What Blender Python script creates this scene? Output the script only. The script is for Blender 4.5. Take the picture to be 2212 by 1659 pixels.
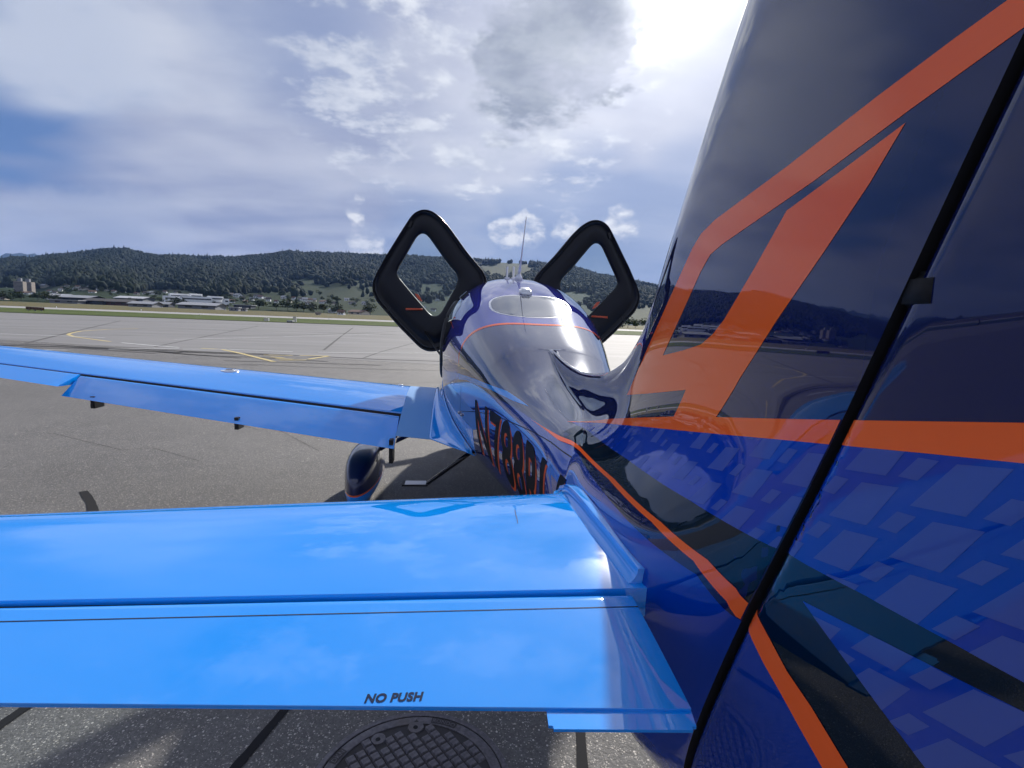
import bpy, bmesh, math, random
import numpy as np
from mathutils import Vector, Matrix
from mathutils.bvhtree import BVHTree
from mathutils.geometry import delaunay_2d_cdt
DBG = False
random.seed(7); rng = np.random.default_rng(7)
for o in list(bpy.data.objects): bpy.data.objects.remove(o)
SC = bpy.context.scene; COL = SC.collection

# ------------------------------------------------------------------ camera
# Aircraft frame: x = right wing, y = nose, z = up; ground z = 0. Sketch units for picture points: 2212 x 1659.
CX, CY, CZ, YAW, PIT, ROL, FPX, PW, PH = -.534, -.626, 1.713, .106, -.123, .040, 1144.4, 2212., 1659.
CAM = Vector((CX, CY, CZ))
_f = Vector((math.sin(YAW)*math.cos(PIT), math.cos(YAW)*math.cos(PIT), math.sin(PIT)))
_r = Vector((math.cos(YAW), -math.sin(YAW), 0)); _u = _r.cross(_f)
RX = _r*math.cos(ROL)+_u*math.sin(ROL); UX = _u*math.cos(ROL)-_r*math.sin(ROL)
cd = bpy.data.cameras.new('camera'); cam = bpy.data.objects.new('camera', cd); COL.objects.link(cam)
cam.matrix_world = Matrix(((RX.x, UX.x, -_f.x, CX), (RX.y, UX.y, -_f.y, CY), (RX.z, UX.z, -_f.z, CZ), (0, 0, 0, 1)))
cd.sensor_width = 36; cd.lens = 36*FPX/PW; cd.clip_start = .02; cd.clip_end = 30000
SC.camera = cam
def ray(u, v): return (RX*((u-PW/2)/FPX)+UX*((PH/2-v)/FPX)+_f)
def on(u, v, ax, c):
    d = ray(u, v); return CAM+d*((c-CAM[ax])/d[ax])
def horizon(u):
    a = (u-PW/2)/FPX; return PH/2+FPX*(RX.z*a+_f.z)/UX.z

# ------------------------------------------------------------------ light, sky, exposure
SUN_DIR = ray(1450, -60).normalized()
SUN_EL = math.asin(SUN_DIR.z); SUN_AZ = math.atan2(SUN_DIR.x, SUN_DIR.y)
sd = bpy.data.lights.new('sun', 'SUN'); sd.energy = 4.2; sd.angle = math.radians(1.2); sd.color = (1, .95, .88)
so = bpy.data.objects.new('sun', sd); COL.objects.link(so)
so.rotation_euler = SUN_DIR.to_track_quat('Z', 'Y').to_euler()
SC.view_settings.view_transform = 'Standard'; SC.view_settings.look = 'None'
SC.view_settings.exposure = .52; SC.view_settings.gamma = 1
SC.render.engine = 'CYCLES'; SC.cycles.use_adaptive_sampling = True; SC.cycles.adaptive_threshold = .03; SC.cycles.adaptive_min_samples = 16
SC.cycles.max_bounces = 7; SC.cycles.diffuse_bounces = 2; SC.cycles.glossy_bounces = 4; SC.cycles.transmission_bounces = 4; SC.cycles.volume_bounces = 0; SC.cycles.use_denoising = True
SC.render.resolution_x = 1024; SC.render.resolution_y = 768

class N:
    """socket wrapper so that node maths can be written as expressions"""
    def __init__(s, t, k): s.t, s.k = t, k
    def _m(s, op, o=None, c=None):
        n = s.t.nodes.new('ShaderNodeMath'); n.operation = op
        for i, a in enumerate((s, o, c)):
            if a is None: continue
            if isinstance(a, N): s.t.links.new(a.k, n.inputs[i])
            else: n.inputs[i].default_value = a
        return N(s.t, n.outputs[0])
    def __add__(s, o): return s._m('ADD', o)
    def __sub__(s, o): return s._m('SUBTRACT', o)
    def __mul__(s, o): return s._m('MULTIPLY', o)
    def __truediv__(s, o): return s._m('DIVIDE', o)
    __radd__ = __add__; __rmul__ = __mul__
    def __rsub__(s, o): return (s*-1)+o
    def pow(s, o): return s._m('POWER', o)
    def mx(s, o): return s._m('MAXIMUM', o)
    def mn(s, o): return s._m('MINIMUM', o)
    def lt(s, o): return s._m('LESS_THAN', o)
    def step(s, a, b):
        n = s.t.nodes.new('ShaderNodeMapRange'); n.interpolation_type = 'SMOOTHSTEP'
        s.t.links.new(s.k, n.inputs[0]); n.inputs[1].default_value = a; n.inputs[2].default_value = b
        return N(s.t, n.outputs[0])
def noise(t, vec, scale, detail=4, rough=.5, dist=0., lac=2.):
    n = t.nodes.new('ShaderNodeTexNoise'); n.inputs['Scale'].default_value = scale; n.inputs['Detail'].default_value = detail
    n.inputs['Roughness'].default_value = rough; n.inputs['Distortion'].default_value = dist; n.inputs['Lacunarity'].default_value = lac
    if vec is not None: t.links.new(vec, n.inputs['Vector'])
    return N(t, n.outputs['Fac'])
def vmath(t, op, a, b=None):
    n = t.nodes.new('ShaderNodeVectorMath'); n.operation = op
    for i, q in enumerate((a, b)):
        if q is None: continue
        if isinstance(q, (tuple, list, Vector)): n.inputs[i].default_value = tuple(q)
        elif isinstance(q, (int, float)): n.inputs['Scale'].default_value = q
        else: t.links.new(q, n.inputs[i])
    return n.outputs[1] if op in ('DOT_PRODUCT', 'LENGTH') else n.outputs[0]
def comb(t, x, y, z):
    n = t.nodes.new('ShaderNodeCombineXYZ')
    for i, q in enumerate((x, y, z)):
        if isinstance(q, N): t.links.new(q.k, n.inputs[i])
        else: n.inputs[i].default_value = q
    return n.outputs[0]
def sep(t, v):
    n = t.nodes.new('ShaderNodeSeparateXYZ'); t.links.new(v, n.inputs[0]); return [N(t, n.outputs[i]) for i in range(3)]
def mixc(t, fac, a, b, mode='MIX'):
    n = t.nodes.new('ShaderNodeMix'); n.data_type = 'RGBA'; n.blend_type = mode
    if isinstance(fac, N): t.links.new(fac.k, n.inputs[0])
    else: n.inputs[0].default_value = fac
    for i, q in ((6, a), (7, b)):
        if isinstance(q, (tuple, list)): n.inputs[i].default_value = (*q[:3], 1)
        else: t.links.new(q, n.inputs[i])
    return n.outputs[2]

def build_world():
    w = bpy.data.worlds.new('World'); SC.world = w; w.use_nodes = True
    t = w.node_tree; t.nodes.clear()
    out = t.nodes.new('ShaderNodeOutputWorld'); bg = t.nodes.new('ShaderNodeBackground')
    sky = t.nodes.new('ShaderNodeTexSky'); sky.sky_type = 'NISHITA'; sky.sun_disc = False
    sky.sun_elevation = SUN_EL; sky.sun_rotation = SUN_AZ; sky.altitude = 400; sky.air_density = 1.0; sky.dust_density = .6; sky.ozone_density = 2.0
    tc = t.nodes.new('ShaderNodeTexCoord'); d = tc.outputs['Generated']
    x, y, z = sep(t, d)
    zz = z.mx(0.0)
    # cloud deck seen in perspective: direction cast onto a flat layer
    px, py = x/(zz+.17), y/(zz+.17)
    P = comb(t, px, py, 0.0)
    def warp(vec, scale, amp, detail, rough=.55):
        nv = t.nodes.new('ShaderNodeTexNoise'); nv.inputs['Scale'].default_value = scale; nv.inputs['Detail'].default_value = detail; nv.inputs['Roughness'].default_value = rough
        t.links.new(vec, nv.inputs['Vector'])
        off = vmath(t, 'SCALE', vmath(t, 'SUBTRACT', nv.outputs['Color'], (.5, .5, .5)), amp)
        return vmath(t, 'NORMALIZE', vmath(t, 'ADD', d, off))
    dsoft = warp(P, 1.6, .22, 2, .5)                          # slow, wispy outlines
    dbil = warp(P, 5.0, .20, 4, .62)                          # billowing outlines
    dfine = warp(d, 16., .055, 3, .6)                         # small puffs near the horizon
    def blob(u, v, r0, r1, src=None):
        D = ray(u, v).normalized()
        q = N(t, vmath(t, 'DOT_PRODUCT', src or dsoft, D))
        return q.step(math.cos(math.radians(r1)), math.cos(math.radians(r0)))
    sdot = N(t, vmath(t, 'DOT_PRODUCT', d, SUN_DIR)).mx(0.0)
    st = vmath(t, 'MULTIPLY', P, (.6, 1.7, 1.0))
    n1 = noise(t, P, 1.1, 3, .5)                           # broad masses
    n2 = noise(t, vmath(t, 'ADD', P, (7.3, 2.1, 0)), 3.4, 5, .55)
    n3 = noise(t, vmath(t, 'ADD', st, (3.1, 9.4, 0)), 1.3, 4, .5)   # streaky veil
    n5 = noise(t, vmath(t, 'ADD', P, (11.2, 5.1, 0)), 6.0, 7, .6)  # billows
    # clear sky, seen only in gaps
    base = t.nodes.new('ShaderNodeVectorMath'); base.operation = 'SCALE'; t.links.new(sky.outputs[0], base.inputs[0]); base.inputs['Scale'].default_value = .06
    blue = mixc(t, .8, base.outputs[0], (.105, .21, .48))
    # thin high veil over most of the sky
    hole = (blob(100, 120, 2, 11)+blob(10, 200, 1, 8)*.75+blob(640, 60, 1, 9)*.35).mn(1.)
    low = (blob(1240, 540, 6, 10.5)+blob(1520, 545, 5, 11)+blob(960, 530, 3, 9)*.7).mn(1.)
    cov = ((n3*.6+n1*.4-.5)*.9+.94-hole*.85-low*.62).mx(0.).mn(1.)
    cov = (cov-(n2-.46).mx(0.).mn(.2)*3.2*z.step(.50, .66)).mx(0.)
    pale = blob(1080, 395, 3, 13)*.27+blob(1480, 260, 5, 20)*.10-blob(350, 520, 3, 15)*.18
    tone = ((n1*.5+n3*.35+n2*.15)-.5)*1.9+.45+pale
    veilcol = mixc(t, tone.step(.0, 1.0), (.285, .32, .475), (.69, .71, .79))
    c = mixc(t, cov*.96, blue, veilcol)
    # pale fibrous sheet at the upper left
    fib = (blob(330, 80, 1, 13)+blob(120, 20, 1, 11)*.9*1.0)*((n3*.55+n2*.25+n5*.2)*2.8-.55)
    c = mixc(t, fib.step(.0, 1.3)*.72, c, (.70, .73, .80))
    # broken cumulus in front of the veil, white rims and grey hearts
    reg = (blob(880, 110, 6, 15, dbil)+blob(1180, 120, 7, 15, dbil)+blob(1040, 250, 2, 8, dbil)*.8).mn(1.)
    reg = (reg+z.step(.52, .72)*.9).mn(1.)
    cum = (reg*.50+(n5-.5)*2.7+(n2-.5)*1.6-.04).step(.22, .74)
    c = mixc(t, cum*.85*reg, c, mixc(t, n5.step(.32, .75), (.40, .45, .58), (.84, .86, .90)))
    n4 = n2
    grey = (blob(1200, 95, .5, 8.5, dbil)*1.25+blob(1290, 40, .5, 7, dbil)*1.1+blob(1080, 185, 1, 5, dbil)*.55).mn(1.)
    gm = (grey*(n4*1.5-.05)+(n5-.5)*.9*grey).step(.12, 1.0)
    c = mixc(t, gm*.9, c, mixc(t, n5.step(.35, .7), (.245, .285, .375), (.46, .50, .58)))
    # towering heads low on the left
    hd = (blob(110, 530, 1, 6, dfine)+blob(300, 525, 1, 6, dfine)*.8).mn(1.)
    c = mixc(t, hd.step(.2, .8)*.4, c, (.56, .60, .71))
    c = mixc(t, blob(200, 572, 1, 6)*.4, c, (.25, .31, .47))
    # small bright cumuli low over the hills
    nf = noise(t, vmath(t, 'MULTIPLY', d, (1., 1., 1.8)), 24, 5, .6)
    sm = blob(1085, 505, .8, 2.2, dfine)+blob(1145, 501, 1., 2.4, dfine)+blob(1225, 494, .6, 2.0, dfine)+blob(1340, 489, 1., 2.6, dfine)+blob(772, 457, .6, 1.6, dfine)+blob(790, 522, 1., 2.6, dfine)*.8
    small = (sm*(nf*1.9-.25)).step(.22, .95)
    c = mixc(t, small*.88, c, mixc(t, nf.step(.4, .62), (.62, .65, .73), (.92, .92, .93)))
    c = vmath(t, 'MULTIPLY', c, (.70, .71, .725))
    # silver lining: the clouds brighten towards the sun behind them
    g1 = sdot.pow(800.); g2 = sdot.pow(60.); g3 = sdot.pow(11.)
    glow = g1*6.*(1-gm*.8)+g2*.30*(1.08-gm*1.0)+g3*.12*(1.1-gm*.9)
    gl = mixc(t, 1.0, (0, 0, 0), (1, .985, .96))
    sc = t.nodes.new('ShaderNodeVectorMath'); sc.operation = 'SCALE'; t.links.new(gl, sc.inputs[0]); t.links.new(glow.k, sc.inputs['Scale'])
    c = vmath(t, 'ADD', c, sc.outputs[0])
    # below the horizon: dull ground tone
    c = mixc(t, z.step(-.02, 0.0), (.12, .12, .12), c)
    t.links.new(c, bg.inputs[0]); bg.inputs[1].default_value = 1.0
    t.links.new(bg.outputs[0], out.inputs[0])
    w.cycles.sampling_method = 'MANUAL'; w.cycles.sample_map_resolution = 1024
build_world()

# ------------------------------------------------------------------ helpers
def mat(name, color=(.5, .5, .5), rough=.5, coat=0., metal=0., spec=.5, fn=None, coat_rough=.03, ior=1.5, graze=(5., .65)):
    m = bpy.data.materials.new(name); m.use_nodes = True; t = m.node_tree
    b = t.nodes['Principled BSDF']; b.inputs['Base Color'].default_value = (*color, 1)
    b.inputs['Roughness'].default_value = rough; b.inputs['Coat Weight'].default_value = coat; b.inputs['Coat Roughness'].default_value = coat_rough; b.inputs['Coat IOR'].default_value = ior
    b.inputs['Metallic'].default_value = metal; b.inputs['Specular IOR Level'].default_value = spec
    if fn: fn(t, b)
    if coat >= .9:                                            # lacquer: mirror-like at a grazing angle
        lw = t.nodes.new('ShaderNodeLayerWeight'); lw.inputs['Blend'].default_value = .5; gl = t.nodes.new('ShaderNodeBsdfGlossy'); gl.inputs['Roughness'].default_value = coat_rough
        mx = t.nodes.new('ShaderNodeMixShader'); k = N(t, lw.outputs['Facing']).pow(graze[0])*graze[1]; t.links.new(k.k, mx.inputs[0])
        t.links.new(b.outputs[0], mx.inputs[1]); t.links.new(gl.outputs[0], mx.inputs[2]); t.links.new(mx.outputs[0], t.nodes['Material Output'].inputs[0])
    return m
def opos(t):
    n = t.nodes.new('ShaderNodeTexCoord'); return n.outputs['Object']
def bump(t, b, h, strength, dist=.01, sock='Normal'):
    n = t.nodes.new('ShaderNodeBump'); n.inputs['Strength'].default_value = strength; n.inputs['Distance'].default_value = dist
    t.links.new(h.k, n.inputs['Height']); t.links.new(n.outputs[0], b.inputs[sock]); return n
def mesh(name, verts, faces, material, parent=None, smooth=True, mats=None, fm=None, normals=None):
    me = bpy.data.meshes.new(name); me.from_pydata([tuple(v) for v in verts], [], [tuple(f) for f in faces])
    for m in (mats or [material]): me.materials.append(m)
    if fm is not None: me.polygons.foreach_set('material_index', np.asarray(fm, dtype=np.int32))
    if smooth: me.polygons.foreach_set('use_smooth', np.ones(len(me.polygons), dtype=bool))
    if normals is None: me.validate()
    me.update()
    if normals is not None: me.normals_split_custom_set_from_vertices([tuple(n) for n in normals])
    return link(name, me, parent)
def link(name, me, parent=None):
    o = bpy.data.objects.new(name, me); COL.objects.link(o)
    if parent is not None: attach(o, parent)
    return o
def attach(o, parent):
    o.parent = parent
    # every part is modelled in world coordinates; cancel the parents' own placement
    w = Matrix.Identity(4); chain = []; p = parent
    while p is not None: chain.append(p); p = p.parent
    for q in reversed(chain): w = w @ q.matrix_parent_inverse @ q.matrix_basis
    o.matrix_parent_inverse = w.inverted()
def tag(o, label=None, cat=None, group=None, kind=None):
    if label: o['label'] = label
    if cat: o['category'] = cat
    if group: o['group'] = group
    if kind: o['kind'] = kind
    return o
def empty(name, loc, label, cat, group=None):
    o = bpy.data.objects.new(name, None); COL.objects.link(o); o.location = loc; o.empty_display_size = .2
    return tag(o, label, cat, group)
def frombm(name, bm, material, parent=None, smooth=False):
    me = bpy.data.meshes.new(name); bm.to_mesh(me); bm.free(); me.materials.append(material)
    if smooth: me.polygons.foreach_set('use_smooth', np.ones(len(me.polygons), dtype=bool))
    return link(name, me, parent)
class MB:
    def __init__(s): s.v, s.f = [], []
    def add(s, v, f):
        n = len(s.v); s.v += [tuple(q) for q in v]; s.f += [tuple(i+n for i in q) for q in f]; return s
    def box(s, lo, hi, M=None):
        v = [Vector((x, y, z)) for z in (lo[2], hi[2]) for y in (lo[1], hi[1]) for x in (lo[0], hi[0])]
        if M is not None: v = [M @ q for q in v]
        return s.add(v, [(0, 2, 3, 1), (4, 5, 7, 6), (0, 1, 5, 4), (2, 6, 7, 3), (0, 4, 6, 2), (1, 3, 7, 5)])
    def tube(s, pts, rad, n=10, flat=None):
        pts = [Vector(p) for p in pts]; rings = []
        for i, p in enumerate(pts):
            a = pts[max(i-1, 0)]; b = pts[min(i+1, len(pts)-1)]; d = (b-a).normalized()
            up = Vector((0, 0, 1)) if abs(d.z) < .9 else Vector((1, 0, 0))
            e1 = d.cross(up).normalized(); e2 = e1.cross(d)
            r = rad[i] if isinstance(rad, (list, tuple)) else rad
            k = flat if flat else 1.
            rings.append([p+e1*math.cos(q*math.tau/n)*r+e2*math.sin(q*math.tau/n)*r*k for q in range(n)])
        v = [q for R in rings for q in R]; f = []
        for i in range(len(rings)-1):
            for j in range(n): f.append((i*n+j, i*n+(j+1) % n, (i+1)*n+(j+1) % n, (i+1)*n+j))
        f.append(tuple(range(n-1, -1, -1))); f.append(tuple(range((len(rings)-1)*n, len(rings)*n)))
        return s.add(v, f)
    def build(s, name, material, parent=None, smooth=False): return mesh(name, s.v, s.f, material, parent, smooth)
def grid_faces(nr, nc, closed=False):
    f = []
    for i in range(nr-1):
        for j in range(nc if closed else nc-1):
            f.append((i*nc+j, i*nc+(j+1) % nc, (i+1)*nc+(j+1) % nc, (i+1)*nc+j))
    return f
def pchip(xs, ys):
    xs = np.array(xs, float); ys = np.array(ys, float); h = np.diff(xs); d = np.diff(ys)/h; m = np.zeros_like(ys)
    for i in range(1, len(xs)-1): m[i] = 0.5*(d[i-1]*h[i]+d[i]*h[i-1])/(h[i-1]+h[i])*2
    m[0] = d[0]; m[-1] = d[-1]
    def g(q):
        q = np.asarray(q, float); i = np.clip(np.searchsorted(xs, q)-1, 0, len(xs)-2); tt = np.clip((q-xs[i])/h[i], 0, 1)
        return (2*tt**3-3*tt**2+1)*ys[i]+(tt**3-2*tt**2+tt)*h[i]*m[i]+(-2*tt**3+3*tt**2)*ys[i+1]+(tt**3-tt**2)*h[i]*m[i+1]
    return g
def mirror_obj(o, parent, name=None):
    me = o.data.copy(); me.transform(Matrix.Diagonal((-1, 1, 1, 1))); me.flip_normals()
    return link(name or o.name.split('.')[0], me, parent)

# ------------------------------------------------------------------ ground
def gpt(u, v, z=0.): return on(u, v, 2, z)
def asphalt_fn(c0, c1, stone, sc, chip):
    def fn(t, b):
        p = opos(t)
        vo = t.nodes.new('ShaderNodeTexVoronoi'); vo.inputs['Scale'].default_value = sc; t.links.new(p, vo.inputs['Vector'])
        r, g, bl = sep(t, vo.outputs['Color']); dd = N(t, vo.outputs['Distance'])
        vo2 = t.nodes.new('ShaderNodeTexVoronoi'); vo2.inputs['Scale'].default_value = sc*2.3; t.links.new(p, vo2.inputs['Vector'])
        r2, g2, b2 = sep(t, vo2.outputs['Color'])
        big = noise(t, p, .42, 6, .62); mid = noise(t, p, 3.1, 4, .6); tint = noise(t, p, 40., 2, .5)
        c = mixc(t, (big*.7+mid*.3).step(.34, .64), c0, c1)
        c = mixc(t, (r*.6+r2*.4)*.75, c, tuple(q*.42 for q in c0))
        c = mixc(t, (r-(1-chip)).mx(0.).step(0., .03)*(1-dd.step(.25, .6))*.85, c, mixc(t, g.step(.2, .8), stone, (.30, .27, .23)))
        c = mixc(t, (g2-.93).mx(0.).step(0., .03)*.5, c, stone)
        t.links.new(c, b.inputs['Base Color'])
        bump(t, b, (1-dd)*.6+r*.5+r2*.25, .55, .006)
    return fn
M_asph = mat('coarse_asphalt', rough=.72, spec=.35, fn=asphalt_fn((.130, .125, .120), (.180, .173, .164), (.60, .56, .50), 95., .11))
def far_fn(t, b):
    p = opos(t); big = noise(t, vmath(t, 'MULTIPLY', p, (.10, .45, 1.)), 1., 6, .6); fine = noise(t, p, 9., 4, .6); st = noise(t, vmath(t, 'MULTIPLY', p, (.05, 1.6, 1.)), 1., 3, .6)
    c = mixc(t, big.step(.3, .7), (.185, .180, .176), (.25, .243, .237)); c = mixc(t, fine*.5, c, (.15, .147, .144)); c = mixc(t, st.step(.55, .75)*.35, c, (.12, .118, .118))
    t.links.new(c, b.inputs['Base Color'])
M_far = mat('glare_pale_apron', rough=.75, spec=.3, fn=far_fn)  # paler base colour: glare of the grazing sun put into the surface
M_tar = mat('tar_joint', (.020, .020, .022), .9, spec=.15)
M_wline = mat('worn_white_line', (.60, .60, .58), .7)
M_yline = mat('worn_yellow_line', (.50, .40, .17), .7)
def grass_fn(a, b_, c_):
    def fn(t, b):
        p = opos(t); n = noise(t, vmath(t, 'MULTIPLY', p, (.03, .12, 1.)), 1., 6, .6); n2 = noise(t, p, 2.5, 5, .7)
        c = mixc(t, n.step(.35, .65), a, b_); c = mixc(t, n2.step(.4, .75)*.6, c, c_); t.links.new(c, b.inputs['Base Color']); bump(t, b, n2, .8, .12)
    return fn
M_grass = mat('mown_grass', rough=.9, spec=.1, fn=grass_fn((.060, .088, .022), (.090, .115, .034), (.045, .065, .018)))
M_dry = mat('dry_grass', rough=.9, spec=.1, fn=grass_fn((.115, .105, .050), (.15, .13, .065), (.085, .085, .038)))
M_rwy = mat('runway_concrete', (.30, .29, .28), .8)
EDGE = .054                                               # bearing of the runway against the aircraft's wing line
def strip(name, y0, y1, z, m, half=2600):
    f = lambda x, y: (x, y+EDGE*(x+18), z)
    n = 60; V = []
    for i in range(n+1):
        x = -half+2*half*i/n; V += [f(x, y0), f(x, y1)]
    return tag(mesh(name, V, [(2*i, 2*i+2, 2*i+3, 2*i+1) for i in range(n)], m, None, False), kind='structure')
tag(mesh('ground', [(-9000, -3000, -.06), (9000, -3000, -.06), (9000, 9000, -.06), (-9000, 9000, -.06)], [(0, 1, 2, 3)], mat('meadow', (.06, .075, .03), .9)), kind='structure')
S0, S1 = gpt(0, 734), gpt(950, 788)
f_ = lambda x, dz: (x, S0.y+(S1.y-S0.y)*(x-S0.x)/(S1.x-S0.x), dz)
tag(mesh('apron', [(-60, -60, 0), (60, -60, 0), f_(60, 0)[:2]+(0,), f_(-60, 0)[:2]+(0,)], [(0, 1, 2, 3)], M_asph), kind='structure')
def fe(x): return 71.7+EDGE*(x+18)
tag(mesh('far_apron', [(-900, -900, -.02), (900, -900, -.02), (900, fe(900), -.02), (-900, fe(-900), -.02)], [(0, 1, 2, 3)], M_far), kind='structure')
tag(mesh('taxi_apron', [f_(-60, .004), f_(60, .004), (260, 20, .004), (260, fe(260), .004), (-260, fe(-260), .004), (-260, 20, .004)], [(0, 1, 2, 3, 4, 5)], M_far), kind='structure')
strip('grass_strip', 71.7, 108, .05, M_grass); strip('runway', 108, 134, .03, M_rwy); strip('dry_meadow', 134, 420, .05, M_dry)
strip('grass_lip', 71.2, 71.75, .03, M_tar)
def ribbon(name, pts, hw, m, z=.008, px=True):
    P = [gpt(*p) for p in pts] if px else [Vector((*p, 0)) for p in pts]
    D = []
    for a, b in zip(P[:-1], P[1:]):
        for k in range(4): D.append(a.lerp(b, k/4))
    D.append(P[-1]); V = []
    for i, p in enumerate(D):
        d = (D[min(i+1, len(D)-1)]-D[max(i-1, 0)]); d.z = 0; d.normalize(); s = Vector((-d.y, d.x, 0)); w = hw*(1+random.uniform(-.10, .10))
        V += [(p.x+s.x*w, p.y+s.y*w, z), (p.x-s.x*w, p.y-s.y*w, z)]
    return tag(mesh(name, V, [(2*i, 2*i+1, 2*i+3, 2*i+2) for i in range(len(D)-1)], m, None, False), kind='structure')
def c2(*pts): return [(.372*a, 466.3+.372*b) for a, b in pts]
ZM = .010
ribbon('yellow_taxi_line', c2((800, 655), (620, 660), (470, 670), (410, 682), (395, 690), (430, 703), (520, 715), (640, 731)), .085, M_yline, ZM)
ribbon('yellow_taxi_line', c2((1165, 770), (1285, 776), (1400, 800), (1500, 825), (1590, 848)), .085, M_yline, ZM)
for a, b in (((1530, 809), (1700, 812)), ((1600, 829), (1700, 834)), ((1620, 839), (1780, 838)), ((1790, 834), (1910, 815)), ((1740, 812), (1905, 814)), ((1570, 820), (1650, 826))): ribbon('yellow_hatch_bar', c2(a, b), .08, M_yline, ZM)
for pts in (((705, 738), (860, 752), (1040, 766)), ((1060, 776), (1300, 776), (1700, 791)), ((1845, 794), (2212, 798), (2560, 800)), ((0, 686), (200, 693), (400, 700), (610, 709)), ((630, 776), (1040, 772)), ((1015, 718), (1560, 706)), ((1640, 703), (2212, 688)), ((200, 780), (390, 782))): ribbon('white_line', c2(*pts), .07, M_wline, ZM+.004)
for pts, w in ((((0, 744), (300, 750), (600, 766), (1040, 786), (1500, 800), (2212, 835), (2700, 850)), .10), (((0, 752), (400, 762), (800, 782), (1040, 796)), .16), (((1040, 790), (1300, 800), (1560, 806)), .12), (((1400, 862), (1800, 878), (2212, 892), (2600, 900)), .02), (((2110, 826), (2212, 790), (2400, 740)), .025), (((1000, 858), (1500, 870)), .012)): ribbon('tar_joint', c2(*pts), w, M_tar, .006)
M_joint = mat('worn_joint', (.115, .112, .110), .9, spec=.1); M_skid = mat('tyre_mark', (.085, .083, .083), .85, spec=.15)
for pts, w in (((0, 640), (700, 652), (1500, 668), (2300, 690)), .10), (((0, 600), (900, 616), (1700, 636), (2400, 655)), .12), (((300, 690), (1100, 700), (1800, 690), (2300, 672)), .09), (((1500, 640), (1250, 690), (900, 760)), .06), (((2050, 650), (1980, 700), (1880, 780)), .06), (((700, 610), (480, 660), (150, 740)), .07): ribbon('slab_joint', c2(*pts), w, M_joint, .0065)
for pts, w in (((900, 790), (1200, 812), (1500, 822), (1900, 846)), .09), (((300, 757), (700, 772), (1100, 806), (1400, 826)), .07), (((1300, 842), (1700, 852), (2212, 868)), .05), (((100, 765), (500, 772), (900, 800)), .06): ribbon('tyre_mark', c2(*pts), w, M_skid, .0075)
ribbon('tar_joint', [(625, 1523), (568, 1590), (505, 1664), (440, 1745)], .020, M_tar, .004); ribbon('tar_joint', [(1253, 1560), (1258, 1659), (1262, 1760)], .021, M_tar, .004)
for pts, w in (([(30, 930), (120, 938), (260, 972), (330, 968), (430, 996)], .0028), ([(480, 905), (560, 930), (600, 928), (690, 975)], .0028), ([(560, 850), (700, 842), (960, 838)], .012), ([(300, 842), (620, 835), (960, 826)], .010)): ribbon('pavement_crack', pts, w, M_tar, .004)
ribbon('tar_joint', [(75, 1516), (0, 1568), (-90, 1640)], .022, M_tar, .004); ribbon('tar_joint', [(180, 1062), (196, 1085), (203, 1112)], .035, M_tar, .004)
# ------------------------------------------------------------------ hills beyond the runway
SKY = [(-1500, 640), (-900, 610), (-500, 596), (-300, 585), (0, 574), (60, 568), (110, 560), (160, 555), (200, 549), (240, 545), (270, 547), (300, 552), (350, 559), (430, 560), (500, 562), (560, 557), (620, 552), (680, 551), (760, 553), (830, 556), (900, 559), (980, 562), (1050, 566), (1100, 568), (1150, 571), (1230, 581), (1290, 597), (1340, 606), (1400, 618), (1440, 628), (1500, 637), (1700, 660), (2000, 672), (2600, 700), (3400, 740)]
SKV = lambda u: float(np.interp(u, [p[0] for p in SKY], [p[1] for p in SKY]))
ROWS = [(395, 0.), (520, .035), (680, .085), (900, .17), (1100, .29), (1300, .44), (1500, .60), (1750, .82), (2000, 1.), (2300, .93), (2800, .6), (3600, .2)]
UU = np.concatenate([np.arange(-1500, -200, 60), np.arange(-200, 1800, 14), np.arange(1800, 3401, 60)])
def hill_pt(u, d):
    h0 = horizon(u); r = ray(u, h0); L = math.hypot(r.x, r.y); dx, dy = r.x/L, r.y/L
    fr = float(np.interp(d, [q[0] for q in ROWS], [q[1] for q in ROWS]))
    sv = SKV(u); rs = ray(u, sv); zs = CZ+rs.z/math.hypot(rs.x, rs.y)*2000
    und = 5*math.sin(u*.021+d*.004)+4*math.sin(u*.053-d*.007)
    z = fr*zs+(und*min(max((d-600)/400, 0), 1)*(0 if d >= 1900 and d <= 2100 else 1) if d > 600 else 0)-(.3 if d <= 400 else 0)
    return Vector((CX+dx*d, CY+dy*d, z+.04))
DD = [395, 450, 520, 600, 680, 780, 900, 1000, 1100, 1200, 1300, 1400, 1500, 1620, 1750, 1870, 2000, 2150, 2300, 2800, 3600]
HV = [hill_pt(u, d) for d in DD for u in UU]
def hill_fn(t, b):
    p = opos(t); n = noise(t, p, .006, 4, .5); n2 = noise(t, p, .05, 4, .6)
    c = mixc(t, n.step(.4, .6), (.011, .027, .007), (.020, .036, .010)); c = mixc(t, n2*.4, c, (.010, .021, .006)); t.links.new(c, b.inputs['Base Color'])
HF = grid_faces(len(DD), len(UU))
def proj(p):
    w = p-CAM; z = w.dot(_f); return PW/2+FPX*w.dot(RX)/z, PH/2-FPX*w.dot(UX)/z
FIELDS = [(25, 603, 42, 7, 0), (657, 606, 46, 6, -.03), (720, 629, 80, 13, .06), (640, 641, 60, 4, 0), (760, 649, 70, 6, .05), (1095, 580, 62, 17, 0), (845, 622, 45, 13, .1), (935, 618, 30, 10, 0), (690, 574, 10, 2, 0), (885, 572, 14, 3, 0), (1010, 640, 60, 10, 0), (1378, 686, 22, 6, 0), (1320, 660, 30, 6, 0), (560, 640, 25, 2, 0), (1230, 640, 60, 14, 0)]
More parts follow.
